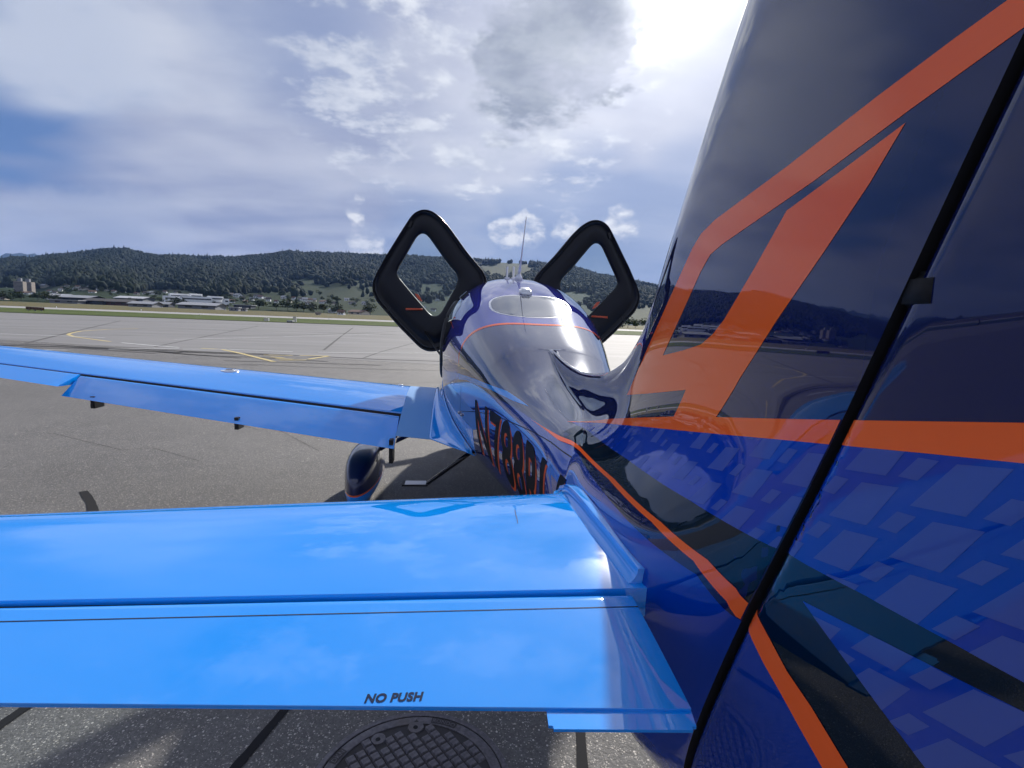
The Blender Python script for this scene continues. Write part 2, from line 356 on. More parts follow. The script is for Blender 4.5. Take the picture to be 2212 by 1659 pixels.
def in_field(u, v):
    for cx, cy, rx, ry, sl in FIELDS:
        w = v-sl*(u-cx)
        if ((u-cx)/rx)**2+((w-cy)/ry)**2 < 1+.25*math.sin(u*.21+v*.4): return True
    return False
fmk = []
for f in HF:
    c = (HV[f[0]]+HV[f[2]])/2; a_, b_ = proj(c); d_ = math.hypot(c.x-CX, c.y-CY)
    fmk.append(0 if d_ < 620 or in_field(a_, b_) or (d_ < 1080 and (a_ > 560 or b_ > horizon(a_)-27)) else 1)
tag(mesh('hills', HV, HF, None, mats=[mat('hill_meadow', rough=.9, spec=.1, fn=hill_fn), mat('forest_floor', (.016, .026, .012), .95, spec=.05)], fm=fmk), kind='structure')
HB = BVHTree.FromPolygons(HV, grid_faces(len(DD), len(UU)))
def far_range(name, pts, d, col):
    V = []; us = np.linspace(pts[0][0], pts[-1][0], 90)
    for k, fr in enumerate((0, .5, 1, .6)):
        for u in us:
            v = float(np.interp(u, [p[0] for p in pts], [p[1] for p in pts])); r = ray(u, v); L = math.hypot(r.x, r.y); D = d+k*700
            V.append((CX+r.x/L*D, CY+r.y/L*D, (CZ+r.z/L*(d+1400))*fr+ (14*math.sin(u*.2)+9*math.sin(u*.53) if fr > .3 else 0)))
    tag(mesh(name, V, grid_faces(4, len(us)), mat(name+'_woods', col, .9, spec=.05)), kind='structure')
far_range('far_mountain', [(-900, 600), (-500, 575), (-200, 560), (0, 551), (45, 546), (90, 553), (150, 566), (260, 590), (500, 600)], 5600, (.03, .05, .05))
far_range('distant_hill', [(-500, 596), (-100, 576), (-20, 566), (15, 562), (40, 567), (65, 566), (110, 572), (200, 600)], 3400, (.03, .045, .03))
# forest: low crowns by the thousand, one mass
ICO = bmesh.new(); bmesh.ops.create_icosphere(ICO, subdivisions=1, radius=1); IV = np.array([v.co[:] for v in ICO.verts]); ICO.faces.ensure_lookup_table(); IF = np.array([[v.index for v in f.verts] for f in ICO.faces]); ICO.free()
fv, ff, fc, nb = [], [], [], 0
cnt = 0
while cnt < 36000:
    u = random.uniform(-420, 1900); d = math.sqrt(random.uniform(640**2, 2080**2))
    p = hill_pt(u, d); pu, pv = proj(p)
    if pu > 1480 and random.random() < .5: continue
    if d < 1080 and u > 560 and random.random() < .8: continue
    if d < 1080 and pv > horizon(pu)-27+6*math.sin(u*.03): continue
    if in_field(pu, pv-4): continue
    con = random.random() < .10
    r = random.uniform(3.8, 7.0)*(.75 if con else 1)*(.75 if d < 1000 else 1); hgt = random.uniform(8, 14)*(1.25 if con else 1)*(.8 if d < 1000 else 1)
    q = IV*(1+.28*rng.standard_normal((len(IV), 1)))
    if con: q = q*np.array([1, 1, 1]); q[:, :2] *= (1-.75*np.clip((q[:, 2:3]+.2)/1.3, 0, 1))
    q = q*np.array([r, r, hgt*.55])+np.array([p.x, p.y, p.z+hgt*.45])
    fv.append(q); ff.append(IF+nb); nb += len(IV); fc.append(np.full(len(IF), random.choice([0, 0, 1, 1, 2, 3 if not con else 0]))); cnt += 1
M_f = [mat('forest_leaf', c, .85, spec=.1) for c in ((.010, .018, .010), (.012, .021, .011), (.015, .025, .012), (.019, .027, .013))]
me = bpy.data.meshes.new('forest'); V = np.concatenate(fv); F = np.concatenate(ff)
me.from_pydata(V.tolist(), [], F.tolist())
for m in M_f: me.materials.append(m)
me.polygons.foreach_set('material_index', np.concatenate(fc).astype(np.int32)); me.polygons.foreach_set('use_smooth', np.ones(len(me.polygons), dtype=bool)); me.update()
tag(link('forest', me), 'dark green mixed forest covering the long hill beyond the runway', 'forest', kind='stuff')

# ---- trees that stand alone below the hill
def leaf_fn(c0, c1):
    def fn(t, b):
        n = noise(t, opos(t), .9, 3, .6); oi = t.nodes.new('ShaderNodeObjectInfo')
        c = mixc(t, n.step(.3, .7), c0, c1); c = mixc(t, N(t, oi.outputs['Random'])*.5, c, (.05, .052, .02)); t.links.new(c, b.inputs['Base Color'])
    return fn
M_leaf = mat('tree_leaf', rough=.8, spec=.15, fn=leaf_fn((.026, .046, .014), (.052, .078, .024)))
M_bark = mat('bark', (.06, .045, .032), .9)
def crown_mesh(kind, seed):
    r = np.random.default_rng(seed); V, F = [], []; n = 420
    lob = [(r.normal(0, .42, 3)*np.array([1, 1, .8]), r.uniform(.38, .62)) for _ in range(9)]
    for i in range(n):
        if kind == 'cone':
            h = r.uniform(0, 1)**1.3; a = r.uniform(0, math.tau); rad = (1-h)*.62*r.uniform(.55, 1.05)+.03; c = np.array([rad*math.cos(a), rad*math.sin(a), h*2.1-1])
        else:
            q, w = lob[i % 9]; d = r.normal(0, 1, 3); d /= np.linalg.norm(d); c = q+d*w*r.uniform(.7, 1.05)*np.array([1, 1, .9])
        s = r.uniform(.07, .15); a, b = r.normal(0, 1, 3), r.normal(0, 1, 3); a /= np.linalg.norm(a); b -= a*b.dot(a); b /= np.linalg.norm(b); k = len(V)
        V += [tuple(c+a*s), tuple(c+b*s*.8), tuple(c-a*s), tuple(c-b*s*.8)]; F.append((k, k+1, k+2, k+3))
    m = bpy.data.meshes.new('crown'); m.from_pydata(V, [], F); m.materials.append(M_leaf); return m
CR = {'round': [crown_mesh('round', k) for k in (1, 2, 3)], 'cone': [crown_mesh('cone', k) for k in (4, 5)]}
tb = MB().tube([(0, 0, -.5), (0, 0, .3), (.02, 0, 1.0)], [.06, .045, .02], 7)
TRUNK = bpy.data.meshes.new('trunk'); TRUNK.from_pydata(tb.v, [], tb.f); TRUNK.materials.append(M_bark)
def stand(u, v, dmin=396, dmax=1800):
    d = ray(u, v).normalized(); h = HB.ray_cast(CAM, d)
    if h[0] is not None: return h[0]
    g = gpt(u, v) if v > horizon(u)+.5 else None
    return g if g is not None and g.y < 420 else hill_pt(u, 600)
ORD = ['first', 'second', 'third', 'fourth', 'fifth', 'sixth', 'seventh', 'eighth', 'ninth', 'tenth', 'eleventh', 'twelfth', 'thirteenth', 'fourteenth', 'fifteenth', 'sixteenth']
def tree(u, v, hpx, kind, label, group, wide=1.):
    """u, v: foot in the picture; hpx: height in picture units"""
    p = stand(u, v); D = (p-CAM).dot(_f); H = hpx/FPX*D; p = Vector((p.x, p.y, p.z-.2))
    e = empty('conifer_tree' if kind == 'cone' else 'broadleaf_tree', p, label, 'tree', group)
    c = bpy.data.objects.new('crown', random.choice(CR[kind])); COL.objects.link(c); c.parent = e
    t_ = bpy.data.objects.new('trunk', TRUNK); COL.objects.link(t_); t_.parent = e
    if kind == 'cone': c.location = (0, 0, H*.54); c.scale = (H*.36*wide, H*.36*wide, H*.46)
    else: c.location = (0, 0, H*.56); c.scale = (H*.52*wide, H*.52*wide, H*.44)
    c.rotation_euler = (0, 0, random.uniform(0, 6)); t_.scale = (H*.5, H*.5, H*.55)
G1 = 'trees among the houses below the hill'
for q, (u, v, h, w) in enumerate(((8, 648, 20, 1.3), (28, 649, 23, 1.3), (46, 649, 20, 1.2), (82, 650, 20, 1.3), (100, 651, 22, 1.3), (116, 651, 16, 1.2))): tree(u, v, h, 'round', f'{ORD[q]} dark bushy tree from left in the clump by the tower blocks', 'tree clump by the tower blocks', w)
tree(386, 663, 22, 'round', 'round tree standing in front of the long white office building', None, 1.5)
for q, (u, v, h, w) in enumerate(sorted(((559, 669, 25, 1.4), (622, 671, 25, 1.4), (640, 672, 21, 1.2), (597, 670, 18, 1.2), (656, 673, 20, 1.2), (676, 675, 22, 1.3), (700, 677, 23, 1.3), (722, 678, 18, 1.2), (735, 678, 20, 1.1), (800, 681, 24, 1.0), (790, 681, 20, .9)))): tree(u, v, h, 'round', f'{ORD[q]} leafy tree from left between office building and left cabin door', 'trees right of the office building', w)
for q, (u, v, h) in enumerate(((520, 650, 12), (640, 655, 14), (728, 662, 20))): tree(u, v, h, 'cone', f'{ORD[q]} narrow dark conifer from the left among the small houses', 'conifers among the houses')
for q, (u, v, h, w) in enumerate(sorted(((1340, 708, 20, 1.3), (1356, 709, 26, 1.3), (1372, 709, 20, 1.2), (1392, 711, 24, 1.3), (1318, 706, 22, 1.2), (1410, 712, 20, 1.2), (1430, 713, 22, 1.2)))): tree(u, v, h, 'round', f'{ORD[q]} dark tree from left between the right cabin door and the fin', 'trees right of the aircraft', w)
for _ in range(120):
    u = random.uniform(120, 860); v = horizon(u)+random.uniform(-34, 3)
    tree(u, v, random.uniform(6, 13), 'round', 'small dark tree scattered among the village houses', G1, random.uniform(1., 1.4))

# ---- buildings
M_wall = {'white': mat('white_render', (.86, .86, .84), .8), 'cream': mat('cream_render', (.66, .60, .50), .8), 'grey': mat('grey_cladding', (.20, .21, .23), .7), 'dark': mat('dark_cladding', (.035, .042, .06), .7), 'beige': mat('beige_concrete', (.24, .21, .18), .8), 'rust': mat('rust_cladding', (.07, .03, .03), .8)}
M_roof = {'dark': mat('dark_roof', (.06, .055, .055), .8), 'tile': mat('brown_tile_roof', (.13, .075, .055), .85), 'grey': mat('grey_sheet_roof', (.26, .27, .29), .6), 'pale': mat('pale_roof', (.42, .43, .45), .6)}
M_pane = mat('dark_window_band', (.02, .025, .035), .15, .6)
def frame(u, v, dist=None):
    p = stand(u, v) if dist is None else None
    if p is None:
        r = ray(u, v); L = math.hypot(r.x, r.y); p = CAM+r*(dist/L)
    D = (p-CAM).dot(_f); k = D/FPX
    return p, k
def house(u, v, w, h, wall='white', roof='dark', label='', group=None, turn=None, flat=False, name='house', cat='house'):
    """foot centre u, v; width and overall height in picture units"""
    p, k = frame(u, v); W, H = w*k, h*k; Dp = W*random.uniform(.8, 1.1) if W < 25 else W*.5; a = random.uniform(-.5, .5) if turn is None else turn
    R = Matrix.Translation(p)@Matrix.Rotation(a, 4, 'Z'); hw = H*(.62 if not flat else 1.)
    o_ = empty(name, p, label, cat, group)
    m = MB(); m.box((-W/2, -Dp/2, -3), (W/2, Dp/2, hw), R)
    if not flat: m.add([R@Vector(q) for q in ((-W/2, -Dp/2, hw), (-W/2, Dp/2, hw), (-W/2, 0, H-.1), (W/2, -Dp/2, hw), (W/2, Dp/2, hw), (W/2, 0, H-.1))], [(0, 2, 1), (3, 4, 5)])
    m.build('wall', M_wall[wall], o_)
    e = W*.05+.2; m = MB()
    if flat: m.box((-W/2-e, -Dp/2-e, hw), (W/2+e, Dp/2+e, hw+.35), R)
    else:
        V = [R@Vector(q) for q in ((-W/2-e, -Dp/2-e, hw-.25), (W/2+e, -Dp/2-e, hw-.25), (W/2+e, 0, H), (-W/2-e, 0, H), (-W/2-e, Dp/2+e, hw-.25), (W/2+e, Dp/2+e, hw-.25))]
        m.add(V, [(0, 1, 2, 3), (3, 2, 5, 4)]); m.add([q+Vector((0, 0, .3)) for q in V], [(0, 1, 2, 3), (3, 2, 5, 4)])
    m.build('roof', M_roof[roof], o_)
    if w > 5:
        for q in range(2):
            xx = W*(-.22+.44*q); m = MB(); m.box((xx-W*.09, -Dp/2-.06, hw*.35), (xx+W*.09, -Dp/2+.05, hw*.75), R); m.build('window', M_pane, o_)
    return o_
def c3(a, b): return .1984*a, 521.2+.1984*b
def c4(a, b): return 329.2+.2232*a, 576+.2232*b
# tower blocks
for a, b, w, h, lb in ((225, 560, 16, 24, 'left one of the two beige tower blocks at the far left'), (315, 562, 17, 23, 'right one of the two beige tower blocks at the far left')):
    u, v = c3(a, b); p, k = frame(u, v); W, H = w*k, h*k; R = Matrix.Translation(p)@Matrix.Rotation(.25, 4, 'Z'); e = empty('tower_block', p, lb, 'building', 'tower blocks')
    MB().box((-W/2, -W/2, -4), (W/2, W/2, H), R).build('wall', M_wall['beige'], e); MB().box((-W*.2, -W*.2, H), (W*.2, W*.2, H+3), R).build('roof_hut', M_wall['grey'], e)
    for i in range(8): MB().box((-W*.42, -W/2-.1, H*(.06+.115*i)), (W*.42, -W/2+.05, H*(.10+.115*i)), R).build('window_band', M_pane, e)
# long sheds along the far side of the runway: left, right, foot, height, wall, roof
for a0, a1, b, h, wl, rf, lb, fr in (
        (570, 770, 630, 10, 'cream', 'pale', 'pale low workshop behind the tree clump', 0), (750, 1040, 655, 12, 'dark', 'grey', 'long dark hangar with a light grey roof', 0), (655, 925, 676, 6, 'grey', 'pale', 'low pale shed in front of the long dark hangar', 0),
        (990, 1190, 688, 12, 'dark', 'dark', 'dark blue windowless hangar beside the white gate panel', 0), (1240, 1470, 703, 13, 'rust', 'dark', 'dark reddish hangar in the middle of the shed row', 0), (1475, 1705, 718, 11, 'grey', 'grey', 'grey shed with three pale doors left of the office building', 3),
        (1705, 1865, 720, 11, 'dark', 'grey', 'dark blue shed nearest the office building', 0), (1340, 1610, 655, 10, 'grey', 'pale', 'long pale roofed hall behind the shed row', 0)):
    u, v = c3((a0+a1)/2, b); w = (a1-a0)*.1984; o_ = house(u, v, w, h, wl, rf, lb, None, .03, True if h < 8 else False, 'hangar', 'hangar')
    if fr:
        p, k = frame(u, v)
        for q in range(3):
            R = Matrix.Translation(p)@Matrix.Rotation(.03, 4, 'Z'); W = w*k; xx = W*(-.36+.36*q); MB().box((xx-W*.13, -W*.25-.2, 0), (xx+W*.13, -W*.25, h*k*.5), R).build('hangar_door', M_wall['white'], o_)
house(*c4(488, 412), 72, 13, 'grey', 'grey', 'grey gabled hangar in front of the white office building', None, .05, False, 'hangar', 'hangar')
house(*c4(800, 430), 18, 7, 'grey', 'pale', 'small grey shed left of the white trailer row', None, .05, True, 'shed', 'shed'); house(*c4(880, 432), 14, 6, 'grey', 'grey', 'small flat shed next to the white trailer row', None, .05, True, 'shed', 'shed')
house(*c4(895, 402), 34, 6, 'dark', 'pale', 'dark open shed with a pale flat roof behind the small sheds', None, .05, True, 'shed', 'shed')
# the white office building: stepped blocks with dark window bands
p0, k0 = frame(*c4(430, 372)); OB = empty('office_building', p0, 'long white stepped office building with dark window bands', 'building'); ax = (ray(*c4(740, 372))-ray(*c4(135, 332))); 
def block(a0, a1, b0, b1, dep, nb_):
    (u0, v0), (u1, v1) = c4(a0, b0), c4(a1, b1); uc = (u0+u1)/2; r = ray(uc, horizon(uc)); q = Vector((r.x, r.y, 0)).normalized(); base = CAM+r*((p0-CAM).dot(_f)+dep)
    k = (base-CAM).dot(_f)/FPX; W = (u1-u0)*k; zt = CZ+(horizon(uc)-v0)*k; zb = base.z-6-CZ; an = math.atan2(-q.x, q.y)
    R = Matrix.Translation((base.x, base.y, 0))@Matrix.Rotation(an+.10, 4, 'Z'); MB().box((-W/2, 0, -6), (W/2, 14, zt), R).build('wall', M_wall['white'], OB)
    fl = 2.6
    for i in range(nb_):
        z1 = zt-1.3-i*fl*1.22; m = MB(); m.box((-W/2+.6, -.08, z1-.95), (W/2-.6, .06, z1), R); m.build('window_band', M_pane, OB)
block(135, 312, 285, 330, 8, 3); block(195, 420, 264, 300, 26, 2); block(305, 562, 290, 356, 0, 4); block(380, 480, 264, 300, 18, 1); block(556, 682, 288, 356, 10, 4); block(700, 742, 312, 374, 0, 4)
# village houses
HS = [(735, 503, 8, 6), (690, 526, 8, 6), (910, 528, 14, 6), (975, 513, 9, 6), (850, 508, 8, 6), (812, 521, 5, 4), (1080, 525, 9, 6), (1275, 533, 9, 6), (1245, 555, 8, 5), (1360, 550, 9, 5), (545, 552, 7, 5), (600, 566, 8, 5), (1160, 536, 6, 5), (1600, 574, 12, 6), (1665, 578, 14, 7), (1490, 582, 8, 6), (1915, 560, 6, 5), (145, 495, 18, 7), (375, 490, 12, 6), (485, 500, 12, 7), (660, 540, 7, 5), (1010, 560, 12, 5), (300, 572, 18, 5), (30, 632, 16, 6), (1800, 560, 7, 5)]
HC = {}
for i, (a, b, w, h) in enumerate(sorted(HS)):
    u, v = c3(a, b+4); wl = 'white' if i % 4 else 'cream'; rf = ('dark', 'grey', 'tile')[i % 3]
    HC[wl, rf] = HC.get((wl, rf), -1)+1
    house(u, v, w, h, wl, rf, f'{ORD[HC[wl, rf]]} {wl} house from left with {dict(dark="dark", grey="grey", tile="brown")[rf]} roof, left of the office building', 'village houses on the left')
HS = [(735, 275, 18, 6), (830, 292, 14, 8), (870, 320, 10, 8), (965, 325, 8, 7), (1020, 300, 12, 8), (1050, 305, 9, 7), (1125, 330, 9, 8), (1200, 345, 7, 6), (1275, 305, 10, 6), (1370, 312, 8, 6), (1430, 320, 7, 6), (1475, 330, 10, 8), (1525, 330, 9, 6), (1570, 330, 7, 6), (1660, 350, 14, 6), (1760, 360, 8, 6), (1880, 325, 9, 6), (1935, 358, 12, 6), (2055, 362, 10, 6), (1410, 262, 8, 6), (1475, 262, 6, 4), (1745, 440, 14, 8), (1830, 462, 13, 10), (2000, 462, 34, 10), (1510, 358, 10, 5), (770, 345, 12, 7), (900, 345, 8, 5), (1330, 345, 8, 6), (1100, 312, 6, 5), (1605, 462, 9, 5)]
HC = {}
for i, (a, b, w, h) in enumerate(sorted(HS)):
    u, v = c4(a, b+6); wl = 'white' if i % 4 else 'cream'; rf = ('dark', 'tile', 'grey')[i % 3]
    HC[wl, rf] = HC.get((wl, rf), -1)+1
    house(u, v, w, h, wl, rf, f'{ORD[HC[wl, rf]]} {wl} house from left with {dict(dark="dark", grey="grey", tile="brown")[rf]} roof, right of the office building', 'village houses on the right')
for i, (u, v, w, h) in enumerate([(832, 668, 9, 6), (850, 660, 10, 6), (872, 674, 22, 8), (900, 640, 7, 4), (915, 668, 8, 6), (936, 672, 10, 6), (945, 650, 6, 4)]):
    house(u, v, w, h, 'white', ('grey', 'dark')[i % 2], f'{ORD[i]} small white house from left seen through the left cabin door', 'houses seen through the left door')
for i, (u, v, w, h) in enumerate([(1364, 702, 9, 7), (1384, 700, 12, 6), (1400, 706, 8, 6), (1425, 708, 10, 6)]): house(u, v, w, h, 'white', 'dark', f'{ORD[i]} small white house from the left beside the right cabin door', 'houses right of the aircraft')
# white trailers parked in a row before a dark hedge
M_hedge = M_leaf
for i in range(16):
    u = 556+i*8.4+random.uniform(-1, 1); v = horizon(u)+4.6; p = gpt(u, v+.4); k = (p-CAM).dot(_f)/FPX; W = random.uniform(5, 8)*k; H = random.uniform(2.2, 3.2)*k; e = empty('trailer', p, f'{ORD[i]} long white trailer from the left in the row before the dark hedge', 'trailer', 'white trailers in a row')
    MB().tube([(p.x-W/2, p.y, p.z+H*.6), (p.x-W*.4, p.y, p.z+H*.65), (p.x+W*.35, p.y, p.z+H*.65), (p.x+W/2, p.y, p.z+H*.5)], [H*.2, H*.4, H*.4, H*.12], 8).build('body', M_wall['white'], e, True); MB().tube([(p.x, p.y-.6, p.z+.3), (p.x, p.y+.6, p.z+.3)], .35, 10).build('wheel', M_bark, e)
hv, hf = [], []
for i in range(900):
    u = random.uniform(545, 700); p = gpt(u, horizon(u)+4.75); q = IV*(1+.2*rng.standard_normal((len(IV), 1)))*random.uniform(.9, 1.5)+np.array([p.x, p.y+2, random.uniform(.3, 3.0)]); hf += (IF+len(hv)).tolist(); hv += q.tolist()
hg = mesh('hedge', hv, hf, M_leaf, None, False); tag(hg, 'long dark clipped hedge behind the row of white trailers', 'hedge', kind='stuff')
# ---- airfield furniture on the grass
M_brown = mat('sign_back', (.10, .045, .028), .7); M_box = mat('grey_cabinet', (.36, .37, .36), .6); M_wl = mat('marker_white', (.75, .75, .74), .5)
a, b = gpt(58, 671), gpt(94, 673); k = (a-CAM).dot(_f)/FPX; H = 8.5*k; sg_ = empty('airfield_sign', (a+b)/2, 'low wide reddish-brown sign board on the grass at far left', 'sign')
d_ = (b-a).normalized(); n_ = Vector((-d_.y, d_.x, 0)); L = (b-a).length
def obox(c, hx, hy, z0, z1): return [c+d_*sx*hx+n_*sy*hy+Vector((0, 0, z)) for z in (z0, z1) for sy in (-1, 1) for sx in (-1, 1)]
BF = [(0, 2, 3, 1), (4, 5, 7, 6), (0, 1, 5, 4), (2, 6, 7, 3), (0, 4, 6, 2), (1, 3, 7, 5)]
mesh('board', obox((a+b)/2, L/2, .12, .18, H), BF, M_brown, sg_, False)
for q in range(5): mesh('panel_rib', obox(a+d_*L*(.1+.2*q), .03, .15, .2, H-.03), BF, M_tar, sg_, False)
for q in (0, 1, 2): mesh('foot', obox(a+d_*L*(.1+.4*q), .05, .1, 0, .2), BF, M_box, sg_, False)
for (u, v, w, h, lb) in ((576, 694, 9, 7, 'small grey cabinet on the grass left of the mast cabinet'), (637, 696, 6, 12, 'tall pale equipment cabinet standing on the grass')):
    p = gpt(u, v); k = (p-CAM).dot(_f)/FPX; W, H = w*k, h*k; e = empty('equipment_cabinet', p, lb, 'cabinet'); MB().box((p.x-W/2, p.y-W/2, p.z), (p.x+W/2, p.y+W/2, p.z+H)).build('housing', M_box, e); MB().box((p.x-W*.4, p.y-W/2-.03, p.z+H*.12), (p.x+W*.4, p.y-W/2+.01, p.z+H*.9)).build('cabinet_door', M_wall['cream'], e)
p = gpt(628, 697); k = (p-CAM).dot(_f)/FPX; e = empty('equipment_trolley', p, 'low grey trolley beside the tall pale cabinet on the grass', 'trolley')
MB().box((p.x-6*k, p.y-.5, p.z+2*k), (p.x+6*k, p.y+.5, p.z+5*k)).build('bed', M_box, e)
for s in (-1, 1): MB().tube([(p.x+s*4*k, p.y-.55, p.z+1.4*k), (p.x+s*4*k, p.y+.55, p.z+1.4*k)], 1.4*k, 12).build('wheel', M_tar, e)
for q, (u, v) in enumerate(((122, 665), (305, 671), (432, 681), (711, 690))):
    p = gpt(u, v); k = (p-CAM).dot(_f)/FPX; e = empty('runway_light', p, f'{ORD[q]} small white edge marker from the left along the runway', 'marker', 'runway edge markers'); m = MB(); m.tube([p, p+Vector((0, 0, 1.2*k)), p+Vector((0, 0, 2.8*k))], [1.0*k, 1.2*k, .5*k], 10); m.build('lamp', M_wl, e)
# ------------------------------------------------------------------ the aircraft: paints
def paint_fn(amp=.0, sc=3.):
    def fn(t, b):
        if amp:
            bump(t, b, noise(t, opos(t), sc, 2, .5), amp, .02, 'Coat Normal')
    return fn
NAVY = (.005, .011, .07); SKYB = (.002, .275, .86); BLUE = (.001, .042, .36); VIOL = (.035, .04, .36)
M_sky = mat('light_blue_paint', SKYB, .40, 1., spec=.0, coat_rough=.012, fn=paint_fn(.035, 5.), ior=2.1)
M_blue = mat('royal_blue_paint', BLUE, .35, 1., spec=.0, coat_rough=.012)
M_navy = mat('navy_paint', NAVY, .35, 1., spec=.0, coat_rough=.012)
M_teal = mat('black_teal_paint', (.0015, .010, .022), .35, 1., spec=.0, coat_rough=.012)
M_black = mat('black_vinyl', (.003, .003, .008), .3, 1., spec=0., coat_rough=.02)
M_orange = mat('orange_paint', (1.0, .138, .024), .38, 1., spec=.0, coat_rough=.012)
M_block = mat('grey_blue_paint', (.06, .10, .36), .4, .6, spec=0, coat_rough=.06)
M_letter = mat('matt_black_vinyl', (.004, .005, .010), .55, spec=.12)
M_edge = mat('matt_orange_vinyl', (.80, .12, .03), .5, spec=.15)
M_gap = mat('dark_gap', (.002, .002, .004), .8)
M_rub = mat('black_rubber', (.006, .006, .008), .45)
M_trim = mat('dark_cabin_trim', (.0035, .0045, .009), .38, spec=.35)
M_white = mat('white_paint', (.75, .76, .78), .35, .6)
M_metal = mat('bare_metal', (.55, .55, .56), .32, metal=1.)
M_tyre = mat('tyre_rubber', (.012, .012, .013), .75)
M_seat = mat('grey_leather', (.10, .10, .11), .5)
M_walk = mat('anti_slip_film', (.09, .30, .64), .5, .25, coat_rough=.3)
M_seal = mat('door_seal_rubber', (.016, .017, .022), .22)
M_strap = mat('orange_strap', (.65, .09, .03), .5)
M_mark = mat('dark_lettering', (.006, .02, .06), .6, spec=.1)
def glass_fn(t, b):
    out = t.nodes['Material Output']; tr = t.nodes.new('ShaderNodeBsdfTransparent'); tr.inputs[0].default_value = (.72, .80, .82, 1)
    gl = t.nodes.new('ShaderNodeBsdfGlossy'); gl.inputs['Roughness'].default_value = .01
    fr = t.nodes.new('ShaderNodeFresnel'); fr.inputs[0].default_value = 1.5
    mx = t.nodes.new('ShaderNodeMixShader'); t.links.new(fr.outputs[0], mx.inputs[0]); t.links.new(tr.outputs[0], mx.inputs[1]); t.links.new(gl.outputs[0], mx.inputs[2])
    t.links.new(mx.outputs[0], out.inputs[0])
M_glass = mat('acrylic_pane', (.8, .9, .9), fn=glass_fn)

def pant_fn(t, b):
    x, y, z = sep(t, opos(t)); q = z-(y-4.)*.05
    c = mixc(t, q.lt(.200), NAVY, (.8, .12, .03)); c = mixc(t, q.lt(.185), c, SKYB); t.links.new(c, b.inputs["Base Color"])
M_pant = mat("wheel_fairing_paint", NAVY, .35, 1., fn=pant_fn)
AIR = empty('light_aircraft', (0, 4.2, 0), 'dark blue low-wing light aircraft with orange stripes and both cabin doors raised', 'aircraft')

# ---- fuselage and fin: one loft of sheared sections, each a half outline mirrored
S_ = [0, .06, .12, .25, .5, 1., 1.5, 2., 2.4, 3., 3.5, 4., 4.5, 5., 5.5, 6., 6.5, 7., 7.3]
ZT = pchip(S_, [1.355, 1.355, 1.355, 1.355, 1.352, 1.352, 1.37, 1.445, 1.57, 1.755, 1.92, 2.035, 2.085, 2.06, 1.90, 1.60, 1.43, 1.37, 1.31])
ZB = pchip(S_, [.74, .74, .739, .738, .735, .72, .69, .65, .62, .575, .53, .49, .46, .45, .45, .46, .49, .55, .64])
WW = pchip(S_, [.088, .142, .178, .200, .209, .218, .248, .318, .398, .518, .602, .655, .668, .665, .64, .59, .53, .44, .33])
ZW = pchip(S_, [1.12, 1.12, 1.12, 1.12, 1.125, 1.14, 1.17, 1.21, 1.26, 1.34, 1.38, 1.39, 1.38, 1.34, 1.25, 1.12, 1.05, 1.0, .98])
EU = pchip(S_, [2.2, 2.2, 2.2, 2.25, 2.4, 2.6, 2.8, 2.8, 2.8, 2.65, 2.5, 2.4, 2.35, 2.35, 2.3, 2.2, 2.2, 2.2, 2.2])
EL = pchip(S_, [2.6, 2.5, 2.4, 2.2, 2.05, 2.0, 2.1, 2.2, 2.3, 2.5, 2.6, 2.7, 2.7, 2.6, 2.5, 2.4, 2.3, 2.2, 2.1])
SHK = -.405
def shear(s): return float(np.clip(1-s/2.2, 0, 1))**1.5
def ypos(s, z): return s+shear(s)*(-.036+SHK*(z-1.6))
# fin leading edge as (y, z) read from the photograph's outline
FLE = [(2.36, 1.553), (2.2, 1.535), (2.083, 1.522), (1.815, 1.503), (1.516, 1.503), (1.33, 1.519), (1.105, 1.560), (.961, 1.614), (.865, 1.673), (.798, 1.726), (.746, 1.781), (.669, 1.887), (.59, 2.013), (.488, 2.167), (.386, 2.316), (.25, 2.50), (.12, 2.66), (.06, 2.71), (-.1, 2.735), (-.6, 2.74)]
_s = []
for (yy, zz) in FLE:
    lo, hi = -.3, 2.5
    for _ in range(50):
        md = (lo+hi)/2
        if ypos(md, zz) < yy: lo = md
        else: hi = md
    _s.append(lo)
o_ = np.argsort(_s); ZLE = pchip(np.array(_s)[o_], np.array([p[1] for p in FLE])[o_])
NF, NA, NU = 90, 26, 70
def fin_t(s, z, zle):
    k = min(max((s-.75)/.75, 0), 1); k = k*k*(3-2*k)
    tm = .068*(1-.30*min(max((z-1.6)/1.1, 0), 1)); l = .50
    tm = tm*(1-k)+.020*k; l = l*(1-k)+.045*k
    q = min(max((zle-z)/l, 0), 1)
    return tm*math.sqrt(max(1-(1-q)**2, 0))
